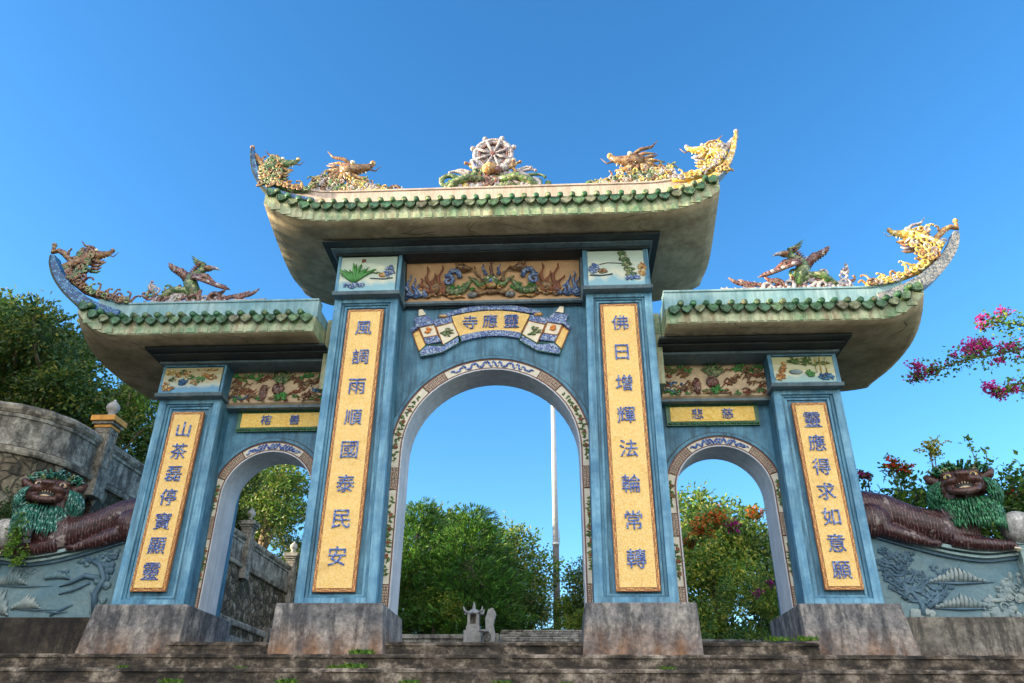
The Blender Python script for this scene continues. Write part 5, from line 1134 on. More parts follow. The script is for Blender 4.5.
def lion(s):
    green = 'mane_green' if s > 0 else 'mane_teal'
    t = thing('guardian_lion', (s*7.3, 1.3, 1.5), 'crouching maroon lion statue with bright green mane under the bougainvillea, right wall' if s > 0 else 'crouching maroon lion statue with teal mane before the rubble wall, left wall', 'statue')
    HS = 1.16; hx, hy, hz = s*8.02, 0.96, 2.56           # head centre and size
    def wt(x): u = (abs(x)-6.1)/2.55; return 1.95-0.52*math.sin(math.pi/2*min(1, max(0,u)*1.12))**1.15+0.06
    b = B(); X = lambda x: s*x
    # trunk: rump behind the pillar, dipping to the shoulders, chest under the head
    b.tube([(X(5.95),1.42,2.22),(X(6.35),1.38,2.30),(X(6.75),1.34,2.20),(X(7.15),1.30,2.02),(X(7.55),1.26,1.90),(X(7.95),1.20,1.88),(X(8.15),1.15,1.92)], [0.26,0.34,0.34,0.31,0.31,0.34,0.24], 'lion_scales', 16)
    b.ball((X(6.45),1.12,2.02), (0.34,0.22,0.30), 'lion_scales', 12, 8)                       # haunch
    b.tube([(X(6.60),1.06,1.86),(X(6.95),1.02,1.72),(X(7.25),1.00,1.63)], [0.15,0.12,0.09], 'lion_scales', 10)      # hind shank
    b.ball((X(7.32),0.98,1.60), (0.14,0.10,0.07), 'lion_scales', 10, 6)
    b.ball((X(7.75),1.08,1.78), (0.30,0.20,0.24), 'lion_scales', 12, 8)                       # shoulder
    b.tube([(X(7.62),1.02,1.68),(X(7.95),0.98,1.60),(X(8.25),0.97,1.57),(X(8.42),0.97,1.56)], [0.16,0.13,0.11,0.10], 'lion_scales', 10)   # foreleg
    b.ball((X(8.48),0.96,1.56), (0.14,0.12,0.085), 'lion_scales', 10, 6)
    b.tube([(X(8.0),1.35,1.75),(X(8.3),1.36,1.68),(X(8.5),1.34,1.66)], [0.14,0.12,0.12], 'lion_scales', 10)
    for k in range(3): b.ball((X(8.55+0.0*k),0.90+0.06*k,1.53), (0.07,0.035,0.05), 'lion_scales', 7, 5)
    # skull, neck
    b.tube([(X(7.85),1.2,1.95),(hx,hy+0.20,hz-0.05)], [0.36,0.30], 'lion_face', 12)
    hp = Vector((hx,hy,hz)); HR = Matrix.Rotation(R(-22*s), 3, 'Z') @ Matrix.Rotation(R(-10), 3, 'X')
    k0 = len(b.v)
    b.ball((hx, hy+0.14, hz+0.06), (0.34,0.26,0.27), 'lion_face', 14, 10)
    b.ball((hx, hy-0.02, hz+0.12), (0.27,0.14,0.10), 'lion_face', 12, 8)          # brow
    b.ball((hx, hy-0.16, hz+0.02), (0.17,0.15,0.09), 'lion_face', 12, 8)          # muzzle
    for k in (-1, 1):
        b.ball((hx+k*0.13, hy-0.17, hz-0.01), (0.13,0.12,0.07), 'lion_face', 10, 7)  # upper lip pads
        b.ball((hx+k*0.26, hy+0.02, hz-0.03), (0.10,0.12,0.12), 'lion_face', 9, 7)   # cheeks
        b.ball((hx+k*0.17, hy-0.08, hz+0.165), (0.10,0.06,0.045), 'lion_face', 9, 6)  # brow ridges
        b.ball((hx+k*0.055, hy-0.30, hz+0.055), (0.055,0.05,0.04), 'lion_face', 8, 6)
        b.tube([(hx+k*0.30,hy+0.10,hz+0.14),(hx+k*0.40,hy+0.07,hz+0.19),(hx+k*0.46,hy+0.06,hz+0.25)], [0.09,0.075,0.03], 'lion_face', 8)   # ears
        b.tube([(hx+k*0.20,hy-0.12,hz-0.08),(hx+k*0.13,hy-0.22,hz-0.175),(hx,hy-0.26,hz-0.21)], [0.06,0.055,0.055], 'lion_face', 8)  # lower jaw
    b.ball((hx, hy-0.30, hz+0.05), (0.075,0.06,0.05), 'lion_face', 9, 6)          # nose
    for i_ in range(k0, len(b.v)): b.v[i_] = hp+HR @ (b.v[i_]-hp)*HS
    body = remeshed(b, 'body', t, 0.022, 'lion_scales')
    body.data.materials.append(MATS['lion_face'])
    off = wloc(t)
    for pgon in body.data.polygons:
        if (pgon.center+off).z > hz-0.22 and abs((pgon.center+off).x-hx) < 0.60 and (pgon.center+off).y < hy+0.3: pgon.material_index = 1
    def scl(q):
        for i_ in range(len(q.v)): q.v[i_] = hp+HR @ (q.v[i_]-hp)*HS
        return q
    m = B()
    m.ball((hx, hy-0.13, hz-0.10), (0.15,0.12,0.075), 'dark_line', 10, 6); m.ball((hx, hy-0.18, hz-0.145), (0.10,0.11,0.03), 'sand_relief', 10, 6); scl(m).build('mouth', t)
    te = B()
    for i in range(8): te.tube([(hx-0.13+0.037*i, hy-0.245+0.05*abs(i-3.5)/3.5, hz-0.035),(hx-0.13+0.037*i, hy-0.245+0.05*abs(i-3.5)/3.5, hz-0.075)], [0.011,0.006], 'sand_relief', 5)
    scl(te).build('teeth', t)
    for k in (-1, 1):
        e = B(); e.ball((hx+k*0.165, hy-0.115, hz+0.105), (0.06,0.045,0.042), 'mo_yellow' if s > 0 else 'sand_relief', 12, 8); e.ball((hx+k*0.165, hy-0.155, hz+0.10), (0.026,0.02,0.026), 'dark_line', 8, 6); scl(e).build('eye', t)
    # beard and mane: overlapping pointed locks hanging round the head
    mn = B(); random.seed(31)
    for row in range(13):
        n = 62
        for i in range(n):
            a = R(-112+224*(i+random.uniform(-.4,.4))/(n-1)); z0 = hz+0.08-0.046*row*HS
            if abs(a) < R(42) and z0 > hz-0.20*HS: continue
            rr = (0.36+0.05*math.sin(math.pi*min(1, (row+1)/6)))*HS
            x0 = hx+rr*1.12*math.sin(a); y0 = hy+0.16-rr*0.92*math.cos(a); L = random.uniform(0.12, 0.22)*HS
            ox, oy = math.sin(a)*0.03, -math.cos(a)*0.03
            mn.tube([(x0-ox,y0-oy,z0),(x0+ox+random.uniform(-.015,.015),y0+oy,z0-L*0.5),(x0+ox*0.5,y0+oy*0.6,z0-L)], [0.013,0.015,0.003], green, 4)
    for i in range(200):      # short tufts over the crown
        a = math.pi*random.random(); q = random.uniform(0.3, 1.05)
        x0, z0, y0 = hx+0.36*HS*q*math.cos(a), hz+(0.17+0.17*q*math.sin(a))*HS, hy+random.uniform(-0.02,0.32)
        swl = random.uniform(0.06, 0.13)
        mn.tube([(x0,y0,z0),(x0+0.6*swl*math.cos(a),y0-0.04,z0+swl*0.7),(x0+swl*math.cos(a)*1.1,y0-0.07,z0+swl*0.45)], [0.022,0.022,0.004], green if random.random() < 0.7 else 'mo_green', 5)
    HZ = Matrix.Rotation(R(-22*s), 3, 'Z')
    for i_ in range(len(mn.v)): mn.v[i_] = hp+HZ @ (mn.v[i_]-hp)
    mn.build('mane', t)
    cl = B()
    for i in range(3): cl.tube([(X(8.52),0.88+0.06*i,1.50),(X(8.60),0.87+0.06*i,1.49),(X(8.64),0.87+0.06*i,1.46)], [0.022,0.018,0.004], 'cream_light', 5)
    cl.build('claws', t)
    bx_ = 8.74 if s > 0 else 8.64
    o = B(); o.ball((s*bx_, 1.0, 1.86), 0.265, 'ball_stone', 24, 16)
    q = o.build('stone_ball', loc=(s*bx_, 1.0, 1.60)); tag(q, 'speckled pale stone ball under the paw of the %s lion' % ('right' if s > 0 else 'left'), 'stone ball')
    return t
masonry('ball_stone', (0.40,0.39,0.37), (0.55,0.54,0.51), (0.70,0.69,0.66), (0.30,0.29,0.27), s=2.6)
for s in (-1, 1): lion(s)
# ---------------------------------------------------------------- flagpole, lantern
fp = thing('flagpole', (1.12, 22.0, 1.7), 'tall white metal flagpole rising beyond the central arch', 'flagpole')
b = B(); b.tube([(1.12,22.0,5.9),(1.12,22,11),(1.12,22,16.0)], [0.135,0.12,0.09], 'pole_white', 14); b.ball((1.12,22,16.05), 0.09, 'pole_white', 10, 7); b.build('shaft', fp)
b = B(); b.tube([(1.12,22.0,1.7),(1.12,22,4.0),(1.12,22,4.02),(1.12,22,6.6)], [0.17,0.17,0.15,0.14], 'pole_shaded', 14); b.lathe((1.12,22,6.6), [(0.15,0),(0.17,0.02),(0.17,0.10),(0.11,0.12)], 'pole_white', 14); b.build('lower_shaft', fp)  # shade on the lower pole is put into this darker colour
b = B(); b.tube([(1.24,22,6.5),(1.30,22,6.9),(1.28,22,7.3)], [0.02,0.02,0.015], 'pole_white', 6); b.tube([(1.30,21.98,6.9),(1.12,21.98,6.9)], 0.015, 'pole_white', 6); b.build('cleat', fp)
ln = thing('stone_lantern', (-1.35, 11.5, 1.3), 'small carved stone shrine lantern on the wall by the upper steps', 'lantern')
b = B(); cx, cy = -1.35, 11.5
b.box(cx-0.26, cx+0.26, cy-0.26, cy+0.26, 1.0, 1.62, 'white_stone'); b.box(cx-0.20, cx+0.20, cy-0.20, cy+0.20, 1.62, 1.74, 'white_stone'); b.build('base', ln, 0.01)
b = B()
for (x0,x1) in ((-0.17,-0.09),(0.09,0.17)):
    for (y0,y1) in ((-0.17,-0.09),(0.09,0.17)): b.box(cx+x0, cx+x1, cy+y0, cy+y1, 1.74, 2.08, 'white_stone')
b.box(cx-0.165, cx+0.165, cy-0.02, cy+0.165, 1.745, 2.075, 'wall_stone'); b.box(cx-0.09, cx+0.09, cy-0.165, cy-0.12, 1.74, 1.80, 'white_stone'); b.build('lamp_house', ln)
b = B(); b.lathe((cx,cy,2.08), [(0.28,0.0),(0.29,0.03),(0.20,0.08),(0.10,0.13),(0.05,0.16),(0.045,0.22),(0.02,0.34),(0,0.36)], 'white_stone', 4, False)
for sx in (-1,1):
    for sy in (-1,1): b.tube([(cx+sx*0.17,cy+sy*0.17,2.11),(cx+sx*0.26,cy+sy*0.26,2.16),(cx+sx*0.28,cy+sy*0.28,2.27)], [0.04,0.035,0.01], 'white_stone', 6)
b.build('roof', ln)
st = thing('carved_stone', (-1.0, 11.3, 1.2), 'pale carved scroll stone leaning at the end of the upper steps, beside the lantern', 'carving')
b = B(); b.prism([(-1.02,1.0),(-0.72,1.0),(-0.68,1.5),(-0.74,1.75),(-0.66,2.05),(-0.76,2.22),(-0.90,2.16),(-0.98,1.9),(-0.96,1.6),(-1.04,1.4)], 11.1, 11.3, 'white_stone'); b.build('slab', st, 0.02)
b = B(); b.lathe((-1.0,10.98,1.55), [(0.0,-0.04),(0.14,-0.02),(0.15,0.02),(0.0,0.05)], 'white_stone', 12); b.ball((-0.92,11.05,1.42),(0.13,0.09,0.15),'rail_stone',10,7); b.build('scroll_boss', st)
wl = B(); wl.box(-7.2, -1.65, 11.6, 12.0, -0.2, 1.42, 'rail_stone'); wl.box(-7.2, -1.62, 11.55, 12.05, 1.42, 1.54, 'rail_stone'); wl.box(-7.2,-1.65,11.56,11.6,0.9,0.98,'wall_stone')
tag(wl.build('terrace_wall', bevel=0.015), 'low grey parapet wall of the upper terrace, behind the stone lantern', 'wall')
wr = B(); wr.box(-0.74, -0.60, 11.4, 15.5, -0.2, 1.55, 'rail_stone')
tag(wr.build('stair_kerb', bevel=0.015), 'narrow stone kerb running up beside the upper steps', 'kerb')

# ---------------------------------------------------------------- plants
def leafmat(name, cols, rough=0.5, trans=0.35):
    m, t, n, l, p = newmat(name)
    g = n.new('ShaderNodeNewGeometry'); st = [(i/len(cols), c) for i, c in enumerate(cols)]
    r = ramp(n, st, 'LINEAR'); l.new(g.outputs['Random Per Island'], r.inputs['Fac'])
    v = coords(n, l); f = ramp(n, [(0.35, (0.55,0.6,0.5)), (0.65, (1.25,1.2,1.0))]); l.new(noise_tex(n, l, v, 0.8, 4, 0.6), f.inputs['Fac'])
    c = mixc(n, l, 1.0, r.outputs[0], f.outputs[0], 'MULTIPLY')
    l.new(c, p.inputs['Base Color']); p.inputs['Roughness'].default_value = rough
    tr = n.new('ShaderNodeBsdfTranslucent'); l.new(c, tr.inputs['Color'])
    mx = n.new('ShaderNodeMixShader'); mx.inputs[0].default_value = trans; out = n['Material Output']
    l.new(p.outputs[0], mx.inputs[1]); l.new(tr.outputs[0], mx.inputs[2]); l.new(mx.outputs[0], out.inputs['Surface'])
leafmat('leaf_dark', [(0.025,0.07,0.015),(0.045,0.11,0.02),(0.07,0.15,0.03),(0.035,0.09,0.025)])
leafmat('leaf_mid', [(0.06,0.17,0.02),(0.12,0.26,0.03),(0.24,0.36,0.04),(0.07,0.19,0.03)])
leafmat('leaf_gold', [(0.20,0.27,0.03),(0.34,0.38,0.04),(0.48,0.46,0.07),(0.12,0.22,0.03)])  # golden sunlight on the foliage is mixed into these leaf colours
leafmat('leaf_hill', [(0.04,0.08,0.015),(0.10,0.17,0.025),(0.32,0.30,0.05),(0.07,0.14,0.02)])  # the yellow entry stands for golden sun on the hillside leaves
leafmat('needle_green', [(0.05,0.19,0.025),(0.10,0.28,0.035),(0.22,0.38,0.05),(0.06,0.22,0.03)])
leafmat('petal_magenta', [(0.66,0.03,0.30),(0.75,0.07,0.42),(0.52,0.03,0.30)], 0.5, 0.4)
leafmat('petal_orange', [(0.92,0.28,0.04),(0.95,0.42,0.08),(0.88,0.18,0.05)], 0.5, 0.5)
leafmat('petal_red', [(0.80,0.04,0.03),(0.88,0.10,0.04),(0.65,0.03,0.03)], 0.5, 0.4)
leafmat('petal_yellow', [(0.70,0.55,0.15),(0.75,0.65,0.25),(0.55,0.50,0.12)], 0.5, 0.4)
plain('bark', (0.12,0.09,0.06), 0.9, 0.5, 12)
plain('bark_pale', (0.26,0.20,0.12), 0.9, 0.4, 12)
class Leaves:
    def __init__(s): s.v = []; s.f = []; s.m = []
    def leaf(s, p, size, d=None, mat=0, asp=0.5):
        d = d or Vector((random.gauss(0,1), random.gauss(0,1), random.gauss(0,1)*0.7)); d.normalize()
        u = Vector((random.gauss(0,1), random.gauss(0,1), random.gauss(0,1))); e = d.cross(u)
        if e.length < 1e-4: return
        e.normalize(); k = len(s.v); L = size*random.uniform(0.7,1.25)
        nn = d.cross(e)*L*0.12
        s.v += [p, p+d*L*0.5+e*L*asp*0.5+nn, p+d*L, p+d*L*0.5-e*L*asp*0.5+nn]; s.f.append((k,k+1,k+2,k+3)); s.m.append(mat)
    def build(s, name, mats, parent, origin):
        me = bpy.data.meshes.new(name); me.from_pydata([tuple(q) for q in s.v], [], s.f)
        for q in mats: me.materials.append(MATS[q])
        me.polygons.foreach_set('material_index', s.m); me.update()
        o = bpy.data.objects.new(name, me); col.objects.link(o); o.parent = parent
        return o
def crown_clumps(L, blobs, per, size, mats=1, clump=7, spread=None, gap=0.15):
    """leaves in twig clumps spread through the crown's volume, denser toward its skin"""
    for (c, r) in blobs:
        c = Vector(c); n = int(per*r[0]*r[2])
        for i in range(n):
            d = Vector((random.gauss(0,1), random.gauss(0,1), random.gauss(0,1))).normalized()
            q = random.random()**0.45
            nz_ = noise.noise(d*2.2+c*0.7)
            if nz_ < -0.25 and random.random() < 0.75: continue
            p = c+Vector((d.x*r[0], d.y*r[1], d.z*r[2]))*q*(1+0.30*nz_)
            mt = random.randrange(mats) if mats > 1 else 0
            sp = spread or size*1.6
            for k in range(clump):
                L.leaf(p+Vector((random.gauss(0,1), random.gauss(0,1), random.gauss(0,0.8)))*sp*0.5, size, (d*0.8+Vector((random.gauss(0,1), random.gauss(0,1), random.gauss(0,0.8)))) , mt)
def trunk(parent, base, top, r, blobs, mat='bark', limbs=7):
    b = B(); base = Vector(base); top = Vector(top)
    off = wloc(parent); mid = (base+top)/2+Vector((random.uniform(-.15,.15),random.uniform(-.15,.15),0))
    b.tube([off+base, off+mid, off+top], [r, r*0.75, r*0.4], mat, 8)
    for (c, rr) in (blobs*3)[:limbs]:
        c = Vector(c)+Vector((random.uniform(-.4,.4)*rr[0], random.uniform(-.4,.4)*rr[1], random.uniform(-.1,.5)*rr[2])); s0 = base.lerp(top, random.uniform(0.35,0.95)); md = s0.lerp(c, 0.5)+Vector((0,0,-0.12*(c-s0).length))
        b.tube([off+s0, off+md, off+c], [r*0.42, r*0.26, r*0.06], mat, 6)
    b.build('trunk', parent)
def proto_tree(name, kind):
    t = thing(name, (0,0,0)); L = Leaves()
    if kind == 'broad':
        blobs = [((0,0,3.0),(1.5,1.5,1.2)), ((1.0,0.3,2.4),(1.0,1.0,0.8)), ((-1.1,-0.2,2.5),(1.0,1.0,0.8)), ((0.2,-0.9,2.2),(1.0,0.9,0.8)), ((0.3,0.4,3.9),(0.9,0.9,0.7)), ((-0.6,0.5,3.6),(0.8,0.8,0.6)), ((0.8,-0.4,3.3),(0.8,0.8,0.6))]
        crown_clumps(L, blobs, 210, 0.15, 2, 6); L.build('crown', ['leaf_hill','leaf_mid'], t, None); trunk(t, (0,0,-0.4), (0.1,0,3.0), 0.16, blobs, 'bark_pale', 12)
    elif kind == 'hill':
        blobs = [((random.uniform(-1.2,1.2), random.uniform(-1,1), random.uniform(1.2,3.6)), (random.uniform(0.6,1.0),)*2+(random.uniform(0.5,0.8),)) for _ in range(9)]
        crown_clumps(L, blobs, 330, 0.15, 2, 6); L.build('crown', ['leaf_hill','leaf_dark'], t, None); trunk(t, (0,0,-0.4), (0.1,0,2.6), 0.12, blobs, 'bark_pale', 14)
    elif kind == 'pine':
        blobs = []
        for k in range(13):
            z = 1.0+k*0.34; w_ = 1.6*(1-(k/13.5)**1.6)*random.uniform(0.7,1.1)+0.2
            for a in range(4): an = a*1.57+k*0.8+random.uniform(-.3,.3); blobs.append(((w_*0.62*math.cos(an), w_*0.62*math.sin(an), z+random.uniform(-.12,.12)), (w_*0.46+0.15, w_*0.46+0.15, 0.36)))
        for (c, r) in blobs:
            c = Vector(c)
            for i in range(int(150*r[0]*r[2]*3)):
                d = Vector((random.gauss(0,1), random.gauss(0,1), random.gauss(0,1))).normalized(); p = c+Vector((d.x*r[0],d.y*r[1],d.z*r[2]))*random.random()**0.4
                ax = (Vector((c.x,c.y,0)).normalized()*0.9+Vector((0,0,0.7))+d*0.6).normalized()
                for k in range(5): L.leaf(p, 0.20, ax+Vector((random.gauss(0,.35), random.gauss(0,.35), random.gauss(0,.35))), random.randrange(2), 0.14)
        L.build('crown', ['needle_green','leaf_dark'], t, None); trunk(t, (0,0,-0.4), (0,0,4.4), 0.14, blobs[8:], 'bark', 12)
    elif kind == 'gold':
        blobs = [((random.uniform(-1.1,1.1), random.uniform(-0.9,0.9), random.uniform(1.0,3.4)), (random.uniform(0.5,0.85),)*2+(random.uniform(0.4,0.65),)) for _ in range(10)]
        crown_clumps(L, blobs, 380, 0.12, 2, 7); L.build('crown', ['leaf_gold','leaf_mid'], t, None); trunk(t, (0,0,-0.3), (0,0,2.6), 0.10, blobs, 'bark', 6)
    elif kind == 'shrub':
        blobs = [((random.uniform(-0.6,0.6), random.uniform(-0.5,0.5), random.uniform(0.3,1.1)), (random.uniform(0.3,0.5),)*2+(random.uniform(0.3,0.4),)) for _ in range(7)]
        crown_clumps(L, blobs, 700, 0.085, 2, 7); L.build('crown', ['leaf_mid','leaf_dark'], t, None); trunk(t, (0,0,-0.2), (0,0,0.8), 0.04, blobs, 'bark', 9)
    return t
random.seed(101)
PROTO = {}
def plant(kind, name, loc, S, rz, label, cat, group=None, sq=1.0):
    if kind not in PROTO: t = PROTO[kind] = proto_tree(name, kind)
    else:
        t = copy_tree(PROTO[kind])
        for ch in [q for q in bpy.data.objects if q.parent == t]: pass
    t.name = name; t.location = loc; t.scale = (S*sq, S*sq, S); t.rotation_euler = (0, 0, rz)
    t['label'] = label; t['category'] = cat
    if group: t['group'] = group
    elif 'group' in t: del t['group']
    return t
def flowers(parent_loc, name, blobs, n, size, mats, label, cat, leaves=None, stems=True):
    t = thing(name, parent_loc, label, cat); L = Leaves(); F = Leaves(); o = Vector(parent_loc)
    for (c, r, m) in blobs:
        c = Vector(c)-o; F = Leaves()
        for i in range(int(n*r)):
            d = Vector((random.gauss(0,1), random.gauss(0,1), random.gauss(0,0.7)))*r*0.45
            for k in range(5): F.leaf(c+d, size, None, 0, 0.75)
            if leaves and random.random() < 0.8:
                for k in range(3): L.leaf(c+d*1.3, size*1.4, None, 0, 0.6)
        F.build('flower_head', [mats[m]], t, None)
    if stems:
        b = B(); base = Vector(parent_loc)
        for (c, r, m) in blobs:
            c = Vector(c); md = base.lerp(c, 0.55)+Vector((random.uniform(-.1,.1), 0, 0.1))
            b.tube([base, md, c], [0.03, 0.02, 0.008], 'bark', 5)
            if leaves:
                for k in range(70):
                    q = random.uniform(0.3, 1); pp = (base.lerp(md, q*2) if q < .5 else md.lerp(c, q*2-1))-o; L.leaf(pp+Vector((random.gauss(0,.06),random.gauss(0,.06),random.gauss(0,.04))), size*1.6, None, 0, 0.6)
        b.build('stems', t)
    if L.v: L.build('foliage', [leaves], t, None)
    return t
def gzz(x, y): return gz(x, y)-0.05
# hillside wood on the left
hl = [(-10.5,24.5,1.2,'h'),(-12.6,22.0,1.3,'b'),(-9.6,27.5,1.2,'b'),(-9.9, 8.8, 0.74, 'b'), (-11.4, 20.0, 1.25, 'b'), (-9.8, 19.6, 0.6, 'h'), (-9.9, 12.0, 0.75, 'h'), (-11.2, 4.0, 0.86, 'h'), (-12.4, 5.8, 1.05, 'h'), (-11.0, 7.2, 0.85, 'b'), (-13.6, 3.4, 0.74, 'b'), (-14.0, 6.0, 0.85, 'b'), (-15.4, 4.4, 0.66, 'h'), (-16.4, 6.4, 0.74, 'h'), (-11.6, 10.6, 0.74, 'b'), (-10.9, 13.2, 0.72, 'h'), (-13.2, 9.4, 0.7, 'b'), (-17.8, 4.8, 0.6, 'b'), (-18.6, 6.8, 0.7, 'h'), (-12.4, 4.6, 0.75, 'h'), (-10.3, 10.3, 0.62, 'h'), (-20.2, 6.4, 0.75, 'b'), (-13.0, 7.4, 1.2, 'h')]
hlabels = ['distant tree at the end of the straight wall','large tree far up the path, behind the left arch','farthest tree low at the right side of the left arch','leafy tree leaning over the straight parapet, near end', 'leafy tree above the middle of the straight parapet', 'tree above the far end of the straight parapet', 'bushy tree overhanging the middle wall post', 'small bushy tree just behind the curved parapet, left', 'hillside tree behind the orange-capped post', 'low round tree above the straight parapet', 'pale-limbed tree at the left edge above the parapet', 'broad hillside tree under the left roof tip', 'hillside tree at the far left edge of the wood', 'tall hillside tree on the left skyline', 'leafy tree seen high in the left arch', 'yellowish tree filling the top of the left arch', 'broad tree behind the left arch, up the slope', 'round tree on the skyline left of the left roof tip', 'skyline tree high on the slope', 'undergrowth tree among the pale trunks at left', 'small shrubby tree leaning over the parapet in the left arch', 'highest tree on the left skyline', 'hillside tree rising behind the left side roof corner']
for (x, y, S, k), lb in zip(hl, hlabels): plant('hill' if k == 'h' else 'broad', 'hillside_tree', (x, y, gzz(x,y)), S, random.uniform(0,6.28), lb, 'tree', 'trees on the hillside at the left')
# trees nearer the viewer on the same hill: outside the picture, they throw the gate into shade
for i, (x, y, S) in enumerate([(-17.0,-1.2,1.25),(-17.6,-3.8,1.4),(-16.6,-6.6,1.5),(-19.4,-9.0,1.5),(-19.8,-1.8,1.3),(-20.6,-4.8,1.45),(-15.6,-9.4,1.5),(-18.4,1.2,1.0),(-23,-7.4,1.4),(-23.5,-3.2,1.3),(-20.5,-12.5,1.6),(-16.5,-13,1.6)]):
    plant('broad', 'hillside_tree', (x, y, gzz(x,y)), S, random.uniform(0,6.28), 'hillside tree beside the stairs, outside the picture to the left', 'tree', 'trees on the slope beside the stairs')
# trees beyond the central arch
ct = [('broad',(-5.4,16.4),0.95,1.0,'bright green tree at the left edge of the central arch'),('gold',(-3.1,15.2),0.75,1.1,'yellow-green bush at the foot of the feathery trees'),('hill',(-1.0,17.6),1.05,0.9,'bushy green tree right of the stone lantern'),('pine',(-4.2,17.0),1.05,1.25,'dense feathery tree at the left side of the central arch'),('pine',(-2.0,16.2),1.0,1.35,'dark feathery tree directly behind the stone lantern'),('pine',(-6.6,19.5),1.15,1.2,'feathery tree seen between lantern and left plinth, farther back'),('broad',(-0.6,20.0),1.20,0.9,'airy broadleaf tree right of the dark trees in the central arch'),('broad',(-3.4,22.0),1.45,0.95,'tall light tree behind the feathery trees'),('gold',(0.5,18.6),0.66,1.0,'small sunlit bush left of the flagpole foot'),('hill',(2.3,19.5),0.95,0.8,'tree at the right side of the central arch, by the flagpole'),('hill',(3.6,17.0),0.9,0.9,'leafy tree half hidden by the right inner pillar'),('gold',(1.9,16.8),0.45,1.1,'low bush right of the flagpole foot')]
for k, (x, y), S, sq, lb in ct: plant(k, {'pine':'feathery_tree','broad':'leafy_tree','gold':'bush','hill':'leafy_tree'}[k], (x, y, gz(x,y)), S, random.uniform(0,6.28), lb, 'bush' if k == 'gold' else 'tree', 'trees beyond the central arch', sq)
# garden beyond the right arch
rt_ = [('hill',(5.4,16.6),1.15,1.0,'shady tree far back in the right arch'),('hill',(7.6,12.4),0.85,1.1,'dark leafy tree at the right side of the right arch'),('gold',(4.9,12.6),1.30,0.9,'sunlit yellow-green tree at the left of the right arch'),('gold',(6.2,13.6),1.42,0.95,'sunlit yellow-green tree in the middle of the right arch'),('hill',(8.3,14.6),1.40,0.9,'dark tree at the upper right of the right arch'),('gold',(6.7,9.2),0.80,0.9,'bright yellow bush low in the right arch'),('shrub',(5.4,8.6),1.0,1.1,'dark shrub at the foot of the right arch'),('shrub',(6.6,7.4),1.05,1.2,'dark shrub in front of the yellow bush'),('broad',(7.4,19.0),1.5,0.9,'tall tree behind the golden trees'),('shrub',(4.3,9.8),1.2,1.0,'green shrub beside the right inner plinth')]
for k, (x, y), S, sq, lb in rt_: plant(k, {'gold':'sunlit_tree','hill':'dark_tree','shrub':'shrub','broad':'tall_tree'}[k], (x, y, gz(x,y)), S, random.uniform(0,6.28), lb, 'shrub' if k == 'shrub' else 'tree', 'garden trees beyond the right arch', sq)
random.seed(55)
flowers((5.6,9.6,0.2), 'bougainvillea_bush', [((5.30,9.2,4.15),0.40,0),((5.05,9.0,3.95),0.34,0),((5.6,9.1,4.3),0.30,0),((5.95,9.0,4.0),0.22,1),((7.3,9.6,4.0),0.16,1),((6.9,10.2,4.7),0.24,0),((4.85,9.6,3.7),0.2,0)], 330, 0.07, ['petal_orange','petal_magenta'], 'orange and magenta flowering bush in the middle of the right arch', 'flowering bush', 'leaf_mid', False)
flowers((6.6,7.0,-0.1), 'bougainvillea_bush', [((6.5,7.0,1.5),0.16,0),((7.0,7.1,1.2),0.16,0),((5.9,7.1,1.9),0.12,0),((6.9,7.2,1.6),0.12,0),((6.2,7.0,2.1),0.10,0),((7.2,7.2,1.75),0.12,0)], 220, 0.05, ['petal_magenta'], 'magenta flowering shrub low at the right side of the right arch', 'flowering bush', 'leaf_dark', False)
# flowering plants behind the right lion
for i, (x, y, S, lb) in enumerate([(7.05,2.6,0.95,'leafy shrub behind the right lion, next to the pillar'),(7.75,2.7,1.05,'leafy shrub right behind the right lion'),(9.5,2.6,1.1,'leafy shrub at the right edge beside the lion'),(10.3,3.0,1.2,'leafy shrub at the far right edge')]):
    plant('shrub', 'shrub', (x, y, 1.1), S*1.42, i*1.3, lb, 'shrub', 'shrubs behind the right carved wall')
tag(thing('planting_bed', (9, 2.6, 0.2)), 'raised concrete bed behind the right carved wall', 'planter')
pb = B(); pb.box(6.3, 14, 1.75, 4.2, -0.4, 1.12, 'base_concrete'); pb.build('bed', bpy.data.objects['planting_bed'])
flowers((7.6,2.5,1.1), 'flowering_shrub', [((7.72,2.5,3.42),0.20,0),((7.60,2.5,3.50),0.14,0),((7.85,2.5,3.38),0.14,0),((7.98,2.5,2.92),0.09,0)], 200, 0.055, ['petal_red'], 'shrub with a scarlet flower head left of the right lion', 'flowering shrub', 'leaf_mid')
flowers((8.3,2.4,1.1), 'flowering_shrub', [((8.38,2.4,3.80),0.17,0),((8.45,2.4,3.70),0.12,0)], 200, 0.05, ['petal_yellow'], 'tall stem with a pale yellow flower above the right lion', 'flowering shrub', 'leaf_gold')
flowers((7.1,2.5,1.1), 'flowering_shrub', [((6.98,2.4,3.25),0.10,0),((7.10,2.4,3.22),0.08,0),((7.95,2.4,2.75),0.08,0)], 200, 0.05, ['petal_magenta'], 'magenta flowers peeping out by the right outer pillar', 'flowering shrub', 'leaf_dark')
